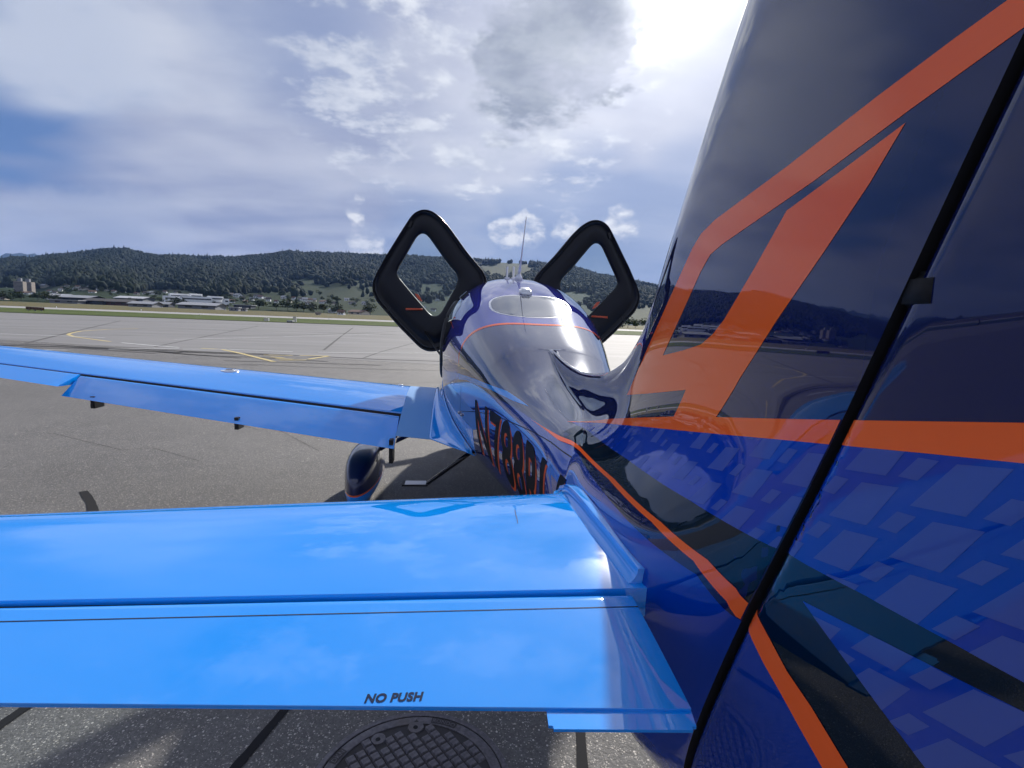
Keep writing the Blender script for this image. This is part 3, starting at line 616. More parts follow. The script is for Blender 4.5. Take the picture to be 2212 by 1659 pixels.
def section(s):
    zt, zb, w, zw, eu, el = [float(g(s)) for g in (ZT, ZB, WW, ZW, EU, EL)]
    def ell(th):
        c, q = max(math.cos(th), 0), math.sin(th)
        if q >= 0: return (w*c**(2/eu), zw+(zt-zw)*q**(2/eu))
        return (w*c**(2/el), zw-(zw-zb)*(-q)**(2/el))
    zle = float(ZLE(s)) if s < _smax else -9
    h = zle-zt
    pts = []
    if h > .003:
        fr = float(np.interp(s, [.3, .6, .9, 1.2, 1.7], [.36, .30, .19, .11, .065]))*(1-math.exp(-h/.09))
        z3 = zt+min(fr*.8, h*.55); x3 = fin_t(s, z3, zle)
        lo, hi = 0., math.pi/2
        for _ in range(40):
            md = (lo+hi)/2
            if ell(md)[0] > x3+fr*.75: lo = md
            else: hi = md
        th0 = lo
    else: th0 = math.radians(float(np.interp(s, [2.25, 2.8], [86, 70])))
    for i in range(NF): pts.append(ell(-math.pi/2+(th0+math.pi/2)*i/(NF-1)))
    if h > .003:
        p0 = Vector(ell(th0)); t0 = (Vector(ell(th0+.01))-Vector(ell(th0-.01))).normalized(); p3 = Vector((x3, z3))
        L = (p3-p0).length; zz2 = z3+.004; t3 = Vector((fin_t(s, zz2, zle)-x3, .004)).normalized()
        p1 = p0+t0*L*.45; p2 = p3-t3*L*.45
        for i in range(1, NA+1):
            u = i/NA; pts.append(tuple(p0*(1-u)**3+p1*3*u*(1-u)**2+p2*3*u*u*(1-u)+p3*u**3))
        for i in range(1, NU+1):
            u = i/NU; u = 1-(1-u)**2; z = z3+(zle-z3)*u
            pts.append((fin_t(s, z, zle) if i < NU else 0., z))
    else:
        for i in range(1, NA+NU+1): pts.append(ell(th0+(math.pi/2-th0)*i/(NA+NU)))
    pts[0] = (0, zb); pts[-1] = (0, pts[-1][1])
    return pts
_smax = max(_s)
if DBG: print('FLE', [(round(a, 3), p[1]) for a, p in zip(_s, FLE)])
stations = list(np.concatenate([np.arange(0, .4, .0125), np.arange(.4, .95, .005), np.arange(.95, 1.3, .01), np.arange(1.3, 2.2, .02), np.arange(2.2, 2.45, .01), np.arange(2.45, 7.31, .04)]))
stations = [s for i, s in enumerate(stations) if i == 0 or s-stations[i-1] > .002]
bv, nsec = [], 0
SEC = np.array([section(s) for s in stations]); _st = np.array(stations)
j0, j1 = NF-34, NF+NA+24
wj = np.ones(SEC.shape[1]); wj[:j0] = 0; wj[j1:] = 0
for k in range(10): wj[j0+k] = wj[j1-1-k] = k/10
ws = np.interp(_st, [.0, .15, 2.15, 2.32], [0, 1, 1, 0]); W2_ = (ws[:, None]*wj[None, :])[..., None]
uni = np.arange(_st[0], 2.6, .01)
for _ in range(8):
    G = np.stack([np.stack([np.interp(uni, _st, SEC[:, j, c]) for c in (0, 1)], -1) for j in range(SEC.shape[1])], 1)
    ker = np.exp(-np.linspace(-2, 2, 25)**2); ker /= ker.sum(); Gp = np.pad(G, ((12, 12), (0, 0), (0, 0)), mode='edge')
    Gs = sum(ker[k]*Gp[k:k+len(uni)] for k in range(25))
    Sm = np.stack([np.stack([np.interp(_st, uni, Gs[:, j, c]) for c in (0, 1)], -1) for j in range(SEC.shape[1])], 1)
    Sm[_st > 2.5] = SEC[_st > 2.5]; SEC = SEC*(1-W2_)+Sm*W2_
for s, pts in zip(stations, SEC.tolist()):
    half = [(-x, ypos(s, z), z) for x, z in pts]; oth = [(-x, y, z) for x, y, z in half[1:-1]][::-1]
    bv += half+oth; nsec = len(half)+len(oth)
bf = grid_faces(len(stations), nsec, True)
nose0 = (len(stations)-1)*nsec
# openings: cabin doors, rear side windows
def in_open(c):
    y, z, x = c[1], c[2], abs(c[0])
    q = ((abs(y-5.0)/.62)**4+(abs(z-1.48)/.36)**4) < 1 and x > .35
    return q
keep = []
for f in bf:
    c = np.mean([bv[i] for i in f], axis=0)
    if not in_open(c): keep.append(f)
def body_fn(t, b):
    x, y, z = sep(t, opos(t))
    front = (y*-1+ARC0+x*x*ARC1).lt(0.)
    line = (1.3035-(y-2.2).mx(0.)*.065).mn((y-.016)*.57+1.215)
    c = mixc(t, front, NAVY, VIOL); c = mixc(t, (z-line).lt(0.), c, BLUE); t.links.new(c, b.inputs['Base Color'])
ARC0, ARC1 = 2.76, 1.0
M_body = mat('fuselage_paint', NAVY, .35, 1., spec=.0, coat_rough=.012, fn=body_fn, graze=(3.5, .92))
body = mesh('fuselage', bv, keep, M_body, AIR)
capf = MB(); capf.add([bv[i] for i in range(nsec)], [tuple(range(nsec))]); capf.build('hinge_cove', M_gap, body)
capn = MB(); capn.add([bv[nose0+i] for i in range(nsec)], [tuple(range(nsec))[::-1]]); capn.build('nose_bulkhead', M_navy, body)
BVH = BVHTree.FromPolygons([Vector(v) for v in bv], bf)
def vnormals(verts, faces):
    V = np.array([tuple(v) for v in verts]); Nn = np.zeros_like(V); Q = np.array([f for f in faces if len(f) == 4]); n = np.cross(V[Q[:, 2]]-V[Q[:, 0]], V[Q[:, 3]]-V[Q[:, 1]])
    for k in range(4): np.add.at(Nn, Q[:, k], n)
    return Nn/np.maximum(np.linalg.norm(Nn, axis=1, keepdims=True), 1e-12)
BN = vnormals(bv, bf)
def soft_normal(h, verts, faces, nrm):
    f = faces[h[2]]; p = np.array(h[0]); w = np.array([1/(np.linalg.norm(np.array(tuple(verts[i]))-p)+1e-5) for i in f]); n = (nrm[list(f)]*w[:, None]).sum(0); return Vector(n/np.linalg.norm(n))
# cabin lining, floor and seats behind the openings
lv = [(v[0]*.955, v[1], 1.25+(v[2]-1.25)*.965) for v in bv]
i0 = next(i for i, s in enumerate(stations) if s > 3.3); i1 = next(i for i, s in enumerate(stations) if s > 6.1)
lf = []
for i in range(i0, i1):
    for j in range(nsec):
        f = (i*nsec+j, i*nsec+(j+1) % nsec, (i+1)*nsec+(j+1) % nsec, (i+1)*nsec+j)[::-1]
        c = np.mean([bv[k] for k in f], axis=0)
        if not in_open(c): lf.append(f)
used = sorted({i for f in lf for i in f}); mp = {k: i for i, k in enumerate(used)}
mesh('cabin_lining', [lv[k] for k in used], [tuple(mp[i] for i in f) for f in lf], M_trim, body)
for sx in (-.3, .3):
    for sy in (4.35, 5.15):
        m = MB(); bm = bmesh.new(); bmesh.ops.create_cube(bm, size=1)
        bmesh.ops.scale(bm, vec=(.44, .46, .14), verts=bm.verts); bmesh.ops.translate(bm, vec=(sx, sy, .82), verts=bm.verts)
        r = bmesh.ops.create_cube(bm, size=1)['verts']; bmesh.ops.scale(bm, vec=(.42, .12, .72), verts=r)
        bmesh.ops.rotate(bm, verts=r, cent=(0, 0, 0), matrix=Matrix.Rotation(.22, 3, 'X')); bmesh.ops.translate(bm, vec=(sx, sy-.25, 1.15), verts=r)
        r = bmesh.ops.create_cube(bm, size=1)['verts']; bmesh.ops.scale(bm, vec=(.24, .09, .16), verts=r); bmesh.ops.translate(bm, vec=(sx, sy-.34, 1.58), verts=r)
        bmesh.ops.bevel(bm, geom=bm.edges[:], offset=.035, segments=3, affect='EDGES')
        frombm('seat', bm, M_seat, body, True)

# ---- rudder
sec0 = section(0.0); zz0 = np.array([p[1] for p in sec0]); xx0 = np.array([p[0] for p in sec0])
def yh(z): return ypos(0, z)
rchord = pchip([.7, 1.0, 1.6, 2.2, 2.74], [.40, .46, .44, .38, .31])
rz = np.linspace(.755, 2.725, 100); rv = []; RG = .0045
prof = [0, .004, .010, .02, .035, .06, .10, .16, .24, .34, .46, .58, .70, .82, .92, 1.0]
rows = []
for z in rz:
    x0 = max(float(np.interp(z, zz0, xx0)), .006); c = float(rchord(z)); y0 = yh(z)-RG
    half = []
    for k in prof:
        u = k*c; nose = math.sqrt(max(0, 1-(1-min(u/.022, 1))**2))*.22+.78
        th = (x0*.97)*nose*(1-k)**.85*(1+.35*k)+.003*k
        half.append((-th, y0-u, z))
    rows.append(half+[(-a, b_, c_) for a, b_, c_ in half[::-1]])
rv = [p for r in rows for p in r]; rf = grid_faces(len(rows), len(rows[0]), True)
rf += [tuple(range(len(rows[0])))[::-1], tuple(range(len(rv)-len(rows[0]), len(rv)))]
rud = mesh('rudder', rv, rf, M_body, AIR)
RBVH = BVHTree.FromPolygons([Vector(v) for v in rv], rf); RN = vnormals(rv, rf)

# ---- livery: outlines traced as picture points, cast on the skin, then laid on as side-view shapes
def cast(u, v, tree=None):
    d = ray(u, v).normalized(); best = None
    for tr in ([tree] if tree else [BVH, RBVH]):
        h = tr.ray_cast(CAM, d)
        if h[0] is not None and h[1].dot(d) < 0 and (best is None or h[3] < best[3]): best = h
    return best
def yz(pts):
    out = []
    for p in pts:
        if len(p) == 3: out.append((p[0], p[1])); continue      # already (y, z, 'yz')
        h = cast(*p)
        if h is None: print('MISS', p); continue
        out.append((h[0].y, h[0].z))
    return out
def clip(poly, side, off):
    """keep the part ahead of (+1) or behind (-1) the hinge line"""
    def d(p): return side*(p[0]-yh(p[1]))-off
    res = []
    for i in range(len(poly)):
        a, b = poly[i], poly[(i+1) % len(poly)]; da, db = d(a), d(b)
        if da >= 0: res.append(a)
        if (da > 0) != (db > 0):
            k = da/(da-db); res.append((a[0]+(b[0]-a[0])*k, a[1]+(b[1]-a[1])*k))
    return res
def inside(p, poly):
    c = False; n = len(poly); j = n-1
    for i in range(n):
        if (poly[i][1] > p[1]) != (poly[j][1] > p[1]) and p[0] < (poly[j][0]-poly[i][0])*(p[1]-poly[i][1])/(poly[j][1]-poly[i][1])+poly[i][0]: c = not c
        j = i
    return c
def tess(poly, st):
    pts = []
    for i in range(len(poly)):
        a, b = poly[i], poly[(i+1) % len(poly)]; L = math.hypot(b[0]-a[0], b[1]-a[1]); n = max(1, int(math.ceil(L/st)))
        for k in range(n): pts.append(Vector((a[0]+(b[0]-a[0])*k/n, a[1]+(b[1]-a[1])*k/n)))
    nb = len(pts); ys = [p[0] for p in poly]; zs = [p[1] for p in poly]
    y = min(ys)
    while y < max(ys):
        z = min(zs)
        while z < max(zs):
            if inside((y, z), poly): pts.append(Vector((y+random.uniform(-.05, .05)*st, z+random.uniform(-.05, .05)*st)))
            z += st
        y += st
    r = delaunay_2d_cdt(pts, [], [list(range(nb))], 1, 1e-6)
    return r[0], r[2]
def lay(vs, fs, tree, off, sign, main=False):
    V, ok, NR = [], [], []
    src = (bv, bf, BN) if tree is BVH else (rv, rf, RN)
    for p in vs:
        h = tree.ray_cast(Vector((sign*3, p[0], p[1])), Vector((-sign, 0, 0)))
        if h[0] is None: V.append(Vector((0, p[0], p[1]))); ok.append(False); NR.append((0, 0, 1)); continue
        nn = soft_normal(h, *src); V.append(h[0]+nn*off); ok.append(True); NR.append(nn)
    F = []
    for f in fs:
        if not all(ok[i] for i in f): continue
        a, b, c = V[f[0]], V[f[1]], V[f[2]]
        n = (b-a).cross(c-a)
        F.append(tuple(f) if n.x*sign > 0 else tuple(f[::-1]))
    if F:                                                    # keep the main sheet, drop stray crumbs at the rim
        par = list(range(len(V)))
        def find(i):
            while par[i] != i: par[i] = par[par[i]]; i = par[i]
            return i
        for f in F:
            for k in f[1:]: par[find(k)] = find(f[0])
        if main:
            cnt = {}
            for f in F: cnt[find(f[0])] = cnt.get(find(f[0]), 0)+1
            bst = max(cnt, key=cnt.get); F = [f for f in F if find(f[0]) == bst]
    use = sorted({i for f in F for i in f}); mp_ = {k: i for i, k in enumerate(use)}
    return [V[k] for k in use], [tuple(mp_[i] for i in f) for f in F], [NR[k] for k in use]
def decal(name, poly, material, off=.0012, st=.025, both=True, parts=('body', 'rudder'), gap=.006):
    for tr, root, side in (('body', body, 1), ('rudder', rud, -1)):
        if tr not in parts: continue
        q = clip(poly, side, .0015 if side > 0 else RG+gap)
        if len(q) < 3: continue
        ys = [p[0] for p in q]; zs = [p[1] for p in q]
        if max(ys)-min(ys) < .003 or max(zs)-min(zs) < .003: continue
        vs, fs = tess(q, st if side > 0 else min(st, .010))
        for sg in ((-1, 1) if both else (-1,)):
            V, F, NR = lay(vs, fs, BVH if tr == 'body' else RBVH, off, sg, True)
            if F: mesh(name, V, F, material, root, normals=NR)
def ext(pts, d):
    a, b = pts[-2], pts[-1]; L = math.hypot(b[0]-a[0], b[1]-a[1]); return (b[0]+(b[0]-a[0])/L*d, b[1]+(b[1]-a[1])/L*d)
LOWE = yz([(1207, 951), (1252, 974), (1315, 1035), (1409, 1128), (1499, 1211), (1570, 1297), (1590, 1330), (1650, 1430), (1686, 1493), (1779, 1659)])
UPPE = yz([(1207, 941), (1257, 969), (1328, 1035), (1429, 1128), (1530, 1209), (1590, 1269), (1615, 1300), (1665, 1380), (1701, 1448), (1756, 1529), (1835, 1659)])
LOWE.append(ext(LOWE, .3)); UPPE.append(ext(UPPE, .3))
TIPO = yz([(1146, 905), (1170, 920)])
BTOP = yz([(992, 833), (1016, 837), (1052, 853), (1091, 874), (1143, 904)])
z0 = BTOP[0][1]
BANDU = yz([(1247, 919), (1358, 994), (1489, 1080), (1668, 1180), (1745, 1221), (1862, 1282), (2064, 1392), (2205, 1469)]); BANDU.append(ext(BANDU, .35))
decal('dark_band', yz([(1215, 935)])+BANDU+[(-.6, .5)]+UPPE[::-1], M_teal, .0006, .025)
STL = yz([(1235, 912), (1300, 914), (1380, 921), (1500, 933), (1700, 951), (2000, 979), (2205, 1000)]); STL.append(ext(STL, .35))
STU = yz([(1225, 911), (1320, 905), (1454, 900), (1545, 901), (1650, 904), (1800, 907), (2205, 913)]); STU.append(ext(STU, .35))
ZONE = STL+BANDU[::-1]
decal('blue_tail_panel', ZONE, M_blue, .0007, .025)
W1 = yz([(1735, 1298), (1913, 1387), (2205, 1533)]); W1.append(ext(W1, .3)); W2 = yz([(1735, 1298), (1832, 1433), (1990, 1645)]); W2.append(ext(W2, .3))
WEDGE = W1+W2[:0:-1]
decal('blue_wedge', WEDGE, M_blue, .0009, .025)
decal('orange_stripe', STU+STL[::-1], M_orange, .0010, .025)
decal('orange_stripe', TIPO+UPPE+LOWE[::-1], M_orange, .0016, .012)
EMB = yz([(1355, 853), (1440, 660), (1497, 535), (1515, 505), (1545, 475), (1700, 360), (1900, 205), (2060, 85), (2175, 2)])
EMBR = yz([(2205, 65), (2080, 155), (1965, 238), (1760, 390), (1560, 528), (1535, 550), (1515, 585), (1470, 685), (1432, 768), (1480, 756), (1515, 744), (1540, 722), (1565, 690), (1630, 580), (1700, 455), (1830, 360), (1957, 265), (1880, 395), (1780, 545), (1680, 690), (1600, 815), (1545, 904), (1454, 903), (1482, 842), (1400, 850)])
e1 = ext(EMB, .35); EM2 = [EMBR[1], EMBR[0]]; e2 = ext(EM2, .35)
decal('orange_tail_emblem', EMB+[e1, e2]+EMBR, M_orange, .0006, .025)
SWO = yz([(1142, 878), (1095, 845), (1052, 829), (1026, 818), (984, 804), (966, 802)]); SWL = yz([(972, 826), (984, 819), (1008, 821), (1060, 842), (1109, 866)])
zt_ = SWO[-1][1]; zl_ = SWL[0][1]
decal('light_blue_swoosh', SWO+[(4.6, zt_), (5.6, zt_-.02), (5.6, zl_-.1), (4.2, zl_-.12)]+SWL, M_sky, .0017, .02, parts=('body',))
# blocks: a skewed lattice of large and small patches fading towards the nose
def sh_clip(subj, conv):
    ar = sum(conv[i][0]*conv[(i+1) % 4][1]-conv[(i+1) % 4][0]*conv[i][1] for i in range(4))
    for i in range(4):
        a, b = conv[i], conv[(i+1) % 4]; out = []
        def d(p): return ((b[0]-a[0])*(p[1]-a[1])-(b[1]-a[1])*(p[0]-a[0]))*(1 if ar > 0 else -1)
        for k in range(len(subj)):
            p, q = subj[k], subj[(k+1) % len(subj)]; dp, dq = d(p), d(q)
            if dp >= 0: out.append(p)
            if (dp > 0) != (dq > 0):
                w = dp/(dp-dq); out.append((p[0]+(q[0]-p[0])*w, p[1]+(q[1]-p[1])*w))
        subj = out
        if len(subj) < 3: return []
    return subj
def parea(p): return abs(sum(p[i][0]*p[(i+1) % len(p)][1]-p[(i+1) % len(p)][0]*p[i][1] for i in range(len(p))))/2
EH, EV, B0 = (-.0865, -.0135), (.0155, -.0635), (-.081, 1.518)
BC = [(.006, .025), (-.041, .034), (-.008, -.022), (.047, -.031)]; BC = [(p[0]-.001, p[1]-.0015) for p in BC]
SCR = [(.0, .013), (-.021, .015), (-.002, -.011), (.02, -.013)]
for i in range(-13, 5):
    for j in range(-5, 14):
        for kind in (0, 1):
            c = (B0[0]+EH[0]*(i+.5*kind)+EV[0]*j, B0[1]+EH[1]*(i+.5*kind)+EV[1]*j)
            k = float(np.interp(c[0], [-.1, .1, .4, .9], [1.0, .88, .66, .42]))
            blk = [(c[0]+p[0]*k, c[1]+p[1]*k) for p in (SCR if kind else BC)]
            for zone in (ZONE, WEDGE):
                q = sh_clip(zone, blk)
                if len(q) >= 3 and parea(q) > 4e-5: decal('paint_block', q, M_block, .0011, .03, gap=.014)

if DBG:
    for nm in ('LOWE','UPPE','BTOP','BANDU','STL','STU','EMB','EMBR','e1','e2','W1','W2'):
        q = globals()[nm]; print(nm, [tuple(round(c,3) for c in p) for p in (q if isinstance(q, list) else [q])])
# ---- registration and small placards: real letter shapes laid on the skin
def text_mesh(txt, bold=.0, shear=0.):
    cu = bpy.data.curves.new('t', 'FONT'); cu.body = txt; cu.offset = bold; cu.shear = shear; cu.resolution_u = 6; cu.space_character = 1.05
    ob = bpy.data.objects.new('t', cu); COL.objects.link(ob)
    dg = bpy.context.evaluated_depsgraph_get(); me = bpy.data.meshes.new_from_object(ob.evaluated_get(dg))
    bm = bmesh.new(); bm.from_mesh(me); bmesh.ops.triangulate(bm, faces=bm.faces[:])
    bpy.data.objects.remove(ob); bpy.data.curves.remove(cu); bpy.data.meshes.remove(me)
    return bm
def reg(off, dy, dz, material, y0=2.50, y1=.93, z0=.905, h=.325):
    bm = text_mesh('N788RU', .022)
    for _ in range(5):
        bmesh.ops.subdivide_edges(bm, edges=[e for e in bm.edges if e.calc_length() > .035], cuts=1); bmesh.ops.triangulate(bm, faces=bm.faces[:])
    xs = [v.co.x for v in bm.verts]; ys = [v.co.y for v in bm.verts]
    a, b, c, d = min(xs), max(xs), min(ys), max(ys)
    vs = []; fs = [[v.index for v in f.verts] for f in bm.faces]; bm.verts.index_update()
    for v in bm.verts: vs.append((y0+(y1-y0)*(v.co.x-a)/(b-a)+dy, z0+h*(v.co.y-c)/(d-c)+dz))
    fs = [[v.index for v in f.verts] for f in bm.faces]; bm.free()
    V, F, NR = lay(vs, fs, BVH, off, -1)
    return mesh('registration_letters', V, F, material, body, normals=NR)
reg(.0012, -.018, -.011, M_edge); reg(.0020, 0, 0, M_letter)

# ---- windows
M_win = mat('cabin_window', (.012, .015, .016), .06, 1., spec=.8, coat_rough=.01)
def top_patch(name, pts, material, off, parent, st=.03):
    vs, fs = tess(pts, st); V = []
    for p in vs:
        h = BVH.ray_cast(Vector((p[0], p[1], 3)), Vector((0, 0, -1))); V.append(h[0]+h[1]*off)
    return mesh(name, V, [tuple(f) for f in fs], material, parent)
def superell(cx, cy, a, b, n=64, e=2.): return [(cx+a*abs(math.cos(q))**(2/e)*math.copysign(1, math.cos(q)), cy+b*abs(math.sin(q))**(2/e)*math.copysign(1, math.sin(q))) for q in [k*math.tau/n for k in range(n)]]
def rearwin(k): return [(-.012+x, 3.145+y+1.3*x*x) for x, y in superell(0, 0, .285*k, .235*k+(k-1)*.05, 64, 2.6)]
top_patch('rear_window_frame', rearwin(1.05), M_white, .0012, body)
top_patch('rear_window', rearwin(1.0), M_win, .0024, body)
sw = [(3.62, 1.62), (3.75, 1.80), (4.0, 1.86), (4.26, 1.84), (4.22, 1.50), (4.0, 1.46), (3.75, 1.48)]
for sg in (-1, 1):
    vs, fs = tess(sw, .03); V, F, NR = lay(vs, fs, BVH, .002, sg); mesh('side_window', V, F, M_win, body, normals=NR)
pv, pf = [], []
for f in keep:
    c = np.mean([bv[i] for i in f], axis=0)
    if 5.62 < c[1] < 6.12 and c[2] > 1.42+.1*abs(c[0]): pf.append(f)
us = sorted({i for f in pf for i in f}); mp = {k: i for i, k in enumerate(us)}
mesh('windshield', [Vector(bv[k])*1.0+Vector((bv[k][0]*.004, .003, .004)) for k in us], [tuple(mp[i] for i in f) for f in pf], M_win, body)
# orange hoop over the roof
hoop = []
for k in range(61):
    x = -.60+1.2*k/60
    row = []
    for dy in (0, .016, .032):
        y = ARC0+ARC1*x*x-.016+dy
        h = BVH.ray_cast(Vector((x, y, 3)), Vector((0, 0, -1)))
        row.append(h[0]+h[1]*.0012 if h[0] is not None and h[0].z > 1.3 else None)
    hoop.append(row)
hoop = [r for r in hoop if all(p is not None for p in r)]
mesh('orange_hoop', [p for r in hoop for p in r], [f[::-1] for f in grid_faces(len(hoop), 3)], M_orange, body)
# seams and latches on the fuselage side
def seam(pts, wd=.0016, off=.0022, material=None, name='panel_seam', tree=None, root=None):
    P = []
    for p in pts:
        h = cast(*p, tree or BVH)
        if h is not None: P.append((h[0]+h[1]*off, h[1]))
    if len(P) < 2: return
    V = []
    for i, (p, n) in enumerate(P):
        d = (P[min(i+1, len(P)-1)][0]-P[max(i-1, 0)][0]).normalized(); s_ = n.cross(d).normalized()
        V += [p-s_*wd, p+s_*wd]
    F = [(2*i, 2*i+1, 2*i+3, 2*i+2) for i in range(len(P)-1)]
    me = mesh(name, V, F, material or M_gap, root or body)
def densify(pts, n=8):
    r = []
    for a, b in zip(pts[:-1], pts[1:]):
        for k in range(n): r.append((a[0]+(b[0]-a[0])*k/n, a[1]+(b[1]-a[1])*k/n))
    return r+[pts[-1]]
seam(densify([(996, 834), (995, 860), (994, 885)]), .002)
seam(densify([(994, 888), (1020, 889), (1060, 894), (1100, 910), (1150, 932), (1190, 955), (1215, 975), (1235, 988)]), .0016)
for p in [(993, 891), (998, 896)]:
    h = cast(*p, BVH); MB().tube([h[0], h[0]+h[1]*.012], [.012, .009], 12).build('latch', M_metal, body, True)
h = cast(2107, 695, RBVH); MB().tube([h[0]-h[1]*.002, h[0]+h[1]*.0006], [.004, .0038], 16).build('drain_plug', M_navy, rud)
# rudder hinge cut-out with its black bracket
hb = [cast(*p) for p in ((1985, 632), (2004, 628))]
bm = bmesh.new(); bmesh.ops.create_cube(bm, size=1); bmesh.ops.scale(bm, vec=(.02, .05, .042), verts=bm.verts)
bmesh.ops.bevel(bm, geom=bm.edges[:], offset=.008, segments=3, affect='EDGES')
pb = hb[1][0]; bmesh.ops.translate(bm, vec=(pb.x+.0085, pb.y+.012, pb.z), verts=bm.verts); frombm('hinge_bracket', bm, M_gap, rud, True)

# ---- tailplane and elevator
ZS = 1.195
def lex(x): return .868-.12*(abs(x)-.2)
TE0, TE1 = on(1495, 1527, 2, ZS+.006), on(0, 1514, 2, ZS+.006)
def tex(x): return TE0.y+(TE1.y-TE0.y)/(abs(TE1.x)-abs(TE0.x))*(abs(x)-abs(TE0.x))
HY = .272
def naca(k): return 5*(.2969*math.sqrt(max(k, 0))-.126*k-.3516*k*k+.2843*k**3-.1036*k**4)
def tail_z(x, y, up=1):
    c = lex(x)-tex(x); k = min(max((lex(x)-y)/c, 0), 1); return ZS+up*(naca(k)*.095*c+.003*k)
def tail_part(name, xs, ya, yb, n, nose=False, root=AIR, m=M_sky):
    """closed aerofoil slice between chord lines ya(x) (front) and yb(x) (rear)"""
    V, nc = [], 0
    for x in xs:
        a, b = ya(x), yb(x); up = []; dn = []
        for i in range(n):
            u = .5-.5*math.cos(math.pi*i/(n-1)); y = a+(b-a)*u; k = 1.
            if nose: k = .35+.65*math.sqrt(max(0, 1-(1-min((a-y)/.018, 1))**2))
            zu = tail_z(x, y, 1); zl = tail_z(x, y, -1)
            up.append((x, y, ZS+(zu-ZS)*k)); dn.append((x, y, ZS+(zl-ZS)*k))
        ring = up+dn[::-1]; V += ring; nc = len(ring)
    F = grid_faces(len(xs), nc, True); F += [tuple(range(nc))[::-1], tuple(range(len(V)-nc, len(V)))]
    return mesh(name, V, F, m, root)
def tail_tip(x):                      # rounded tip planform
    return 0
for sg in (1, -1):
    xs = [-sg*q for q in np.linspace(.06, 1.93, 26)]
    st_ = tail_part('tailplane', xs, lex, lambda x: HY+.006, 44)
    xe = [-sg*q for q in np.linspace(.205, 1.93, 26)]
    el_ = tail_part('elevator', xe, lambda x: HY-.003, tex, 30, True)
    # flip if mirrored
    if sg < 0:
        for o in (st_, el_): o.data.flip_normals()
    for o in (st_, el_):
        bv_ = o.modifiers.new('soft_edge', 'BEVEL'); bv_.width = .003; bv_.segments = 2; bv_.limit_method = 'ANGLE'; bv_.angle_limit = math.radians(50)
    if sg > 0: STAB, ELEV = st_, el_
    # dark cove behind the hinge gap
    m = MB(); m.box((min(-sg*.21, -sg*1.92), HY-.004, ZS-.02), (max(-sg*.21, -sg*1.92), HY+.005, ZS+.012)); m.build('hinge_gap', M_gap, st_)
    # root collar: a concave fillet with a lip up the fuselage side
    cv = []; NP = 16
    ys = np.linspace(.895, .294, 40); arc_ = NP-5
    for i, y in enumerate(ys):
        f = min(1, (ys[0]-y)/.12); f = math.sqrt(max(0, 1-(1-f)**2))
        zb_ = tail_z(.2, min(y, .855), 1)-.003; hgt = .006+.026*f; wd = .004+.026*f
        xb = float(np.interp(y, [.29, .55, .9], [.176, .199, .214]))
        h = BVH.ray_cast(Vector((-3, y, zb_+hgt)), Vector((1, 0, 0))); xb = max(xb, -h[0].x)
        row = [(xb-.05, zb_-.02), (xb-.05, zb_+hgt-.004), (xb+.002, zb_+hgt+.001), (xb+.006, zb_+hgt)]
        for k in range(arc_):
            u = (k+1)/arc_; an = u*math.pi/2; row.append((xb+.006+wd*(1-math.cos(an)), zb_+hgt*(1-math.sin(an))))
        row.append((xb+.006+wd, zb_-.02))
        cv += [(-sg*a, y, b) for a, b in row]
    F = grid_faces(len(ys), NP, True)+[tuple(range(NP))[::-1], tuple(range(len(cv)-NP, len(cv)))]
    ob = mesh('root_fairing', cv, F if sg < 0 else [f[::-1] for f in F], M_sky, st_)
    bv_ = ob.modifiers.new('soft_edge', 'BEVEL'); bv_.width = .003; bv_.segments = 3; bv_.limit_method = 'ANGLE'; bv_.angle_limit = math.radians(50)
deps = bpy.context.evaluated_depsgraph_get()
def bvh_of(o):
    b = bmesh.new(); b.from_mesh(o.data); t_ = BVHTree.FromBMesh(b); b.free(); return t_
EB, SB = bvh_of(ELEV), bvh_of(STAB)
def lay_down(vs, tree, off):
    V = []
    for p in vs:
        h = tree.ray_cast(Vector((p[0], p[1], 3)), Vector((0, 0, -1))); V.append((h[0]+Vector((0, 0, off))) if h[0] is not None else Vector((p[0], p[1], ZS)))
    return V
# placard NO PUSH
bm = text_mesh('NO PUSH', .042, .18); xs_ = [v.co.x for v in bm.verts]; a, b = min(xs_), max(xs_)
A = on(786, 1510, 2, 1.205); B_ = on(914, 1510, 2, 1.205); hh = .0135
vs = [(A.x+(B_.x-A.x)*(v.co.x-a)/(b-a), A.y+.001+(v.co.y/.69)*hh) for v in bm.verts]; bm.verts.index_update(); fs = [tuple(v.index for v in f.verts) for f in bm.faces]; bm.free()
mesh('placard_lettering', lay_down(vs, EB, .0006), fs, M_mark, ELEV)
# skin joint and its screws along the elevator's front
ln = [(x, .222+.0*x) for x in np.linspace(-.205, -1.9, 60)]
V = []
for x, y in ln: V += lay_down([(x, y-.0011), (x, y+.0011)], EB, .0005)
mesh('skin_joint', V, [(2*i, 2*i+1, 2*i+3, 2*i+2) for i in range(len(ln)-1)], M_gap, ELEV)
scr = bmesh.new(); bmesh.ops.create_uvsphere(scr, u_segments=10, v_segments=6, radius=1); bmesh.ops.scale(scr, vec=(.0048, .0048, .0014), verts=scr.verts)
sme = bpy.data.meshes.new('screw'); scr.to_mesh(sme); scr.free(); sme.materials.append(M_sky); sme.polygons.foreach_set('use_smooth', np.ones(len(sme.polygons), dtype=bool))
for k in range(22):
    x = -.245-.047*k; p = lay_down([(x, .2415)], EB, .0)[0]
    o = link('screw', sme); o.location = p; o.parent = ELEV
    o.matrix_parent_inverse = AIR.matrix_basis.inverted()
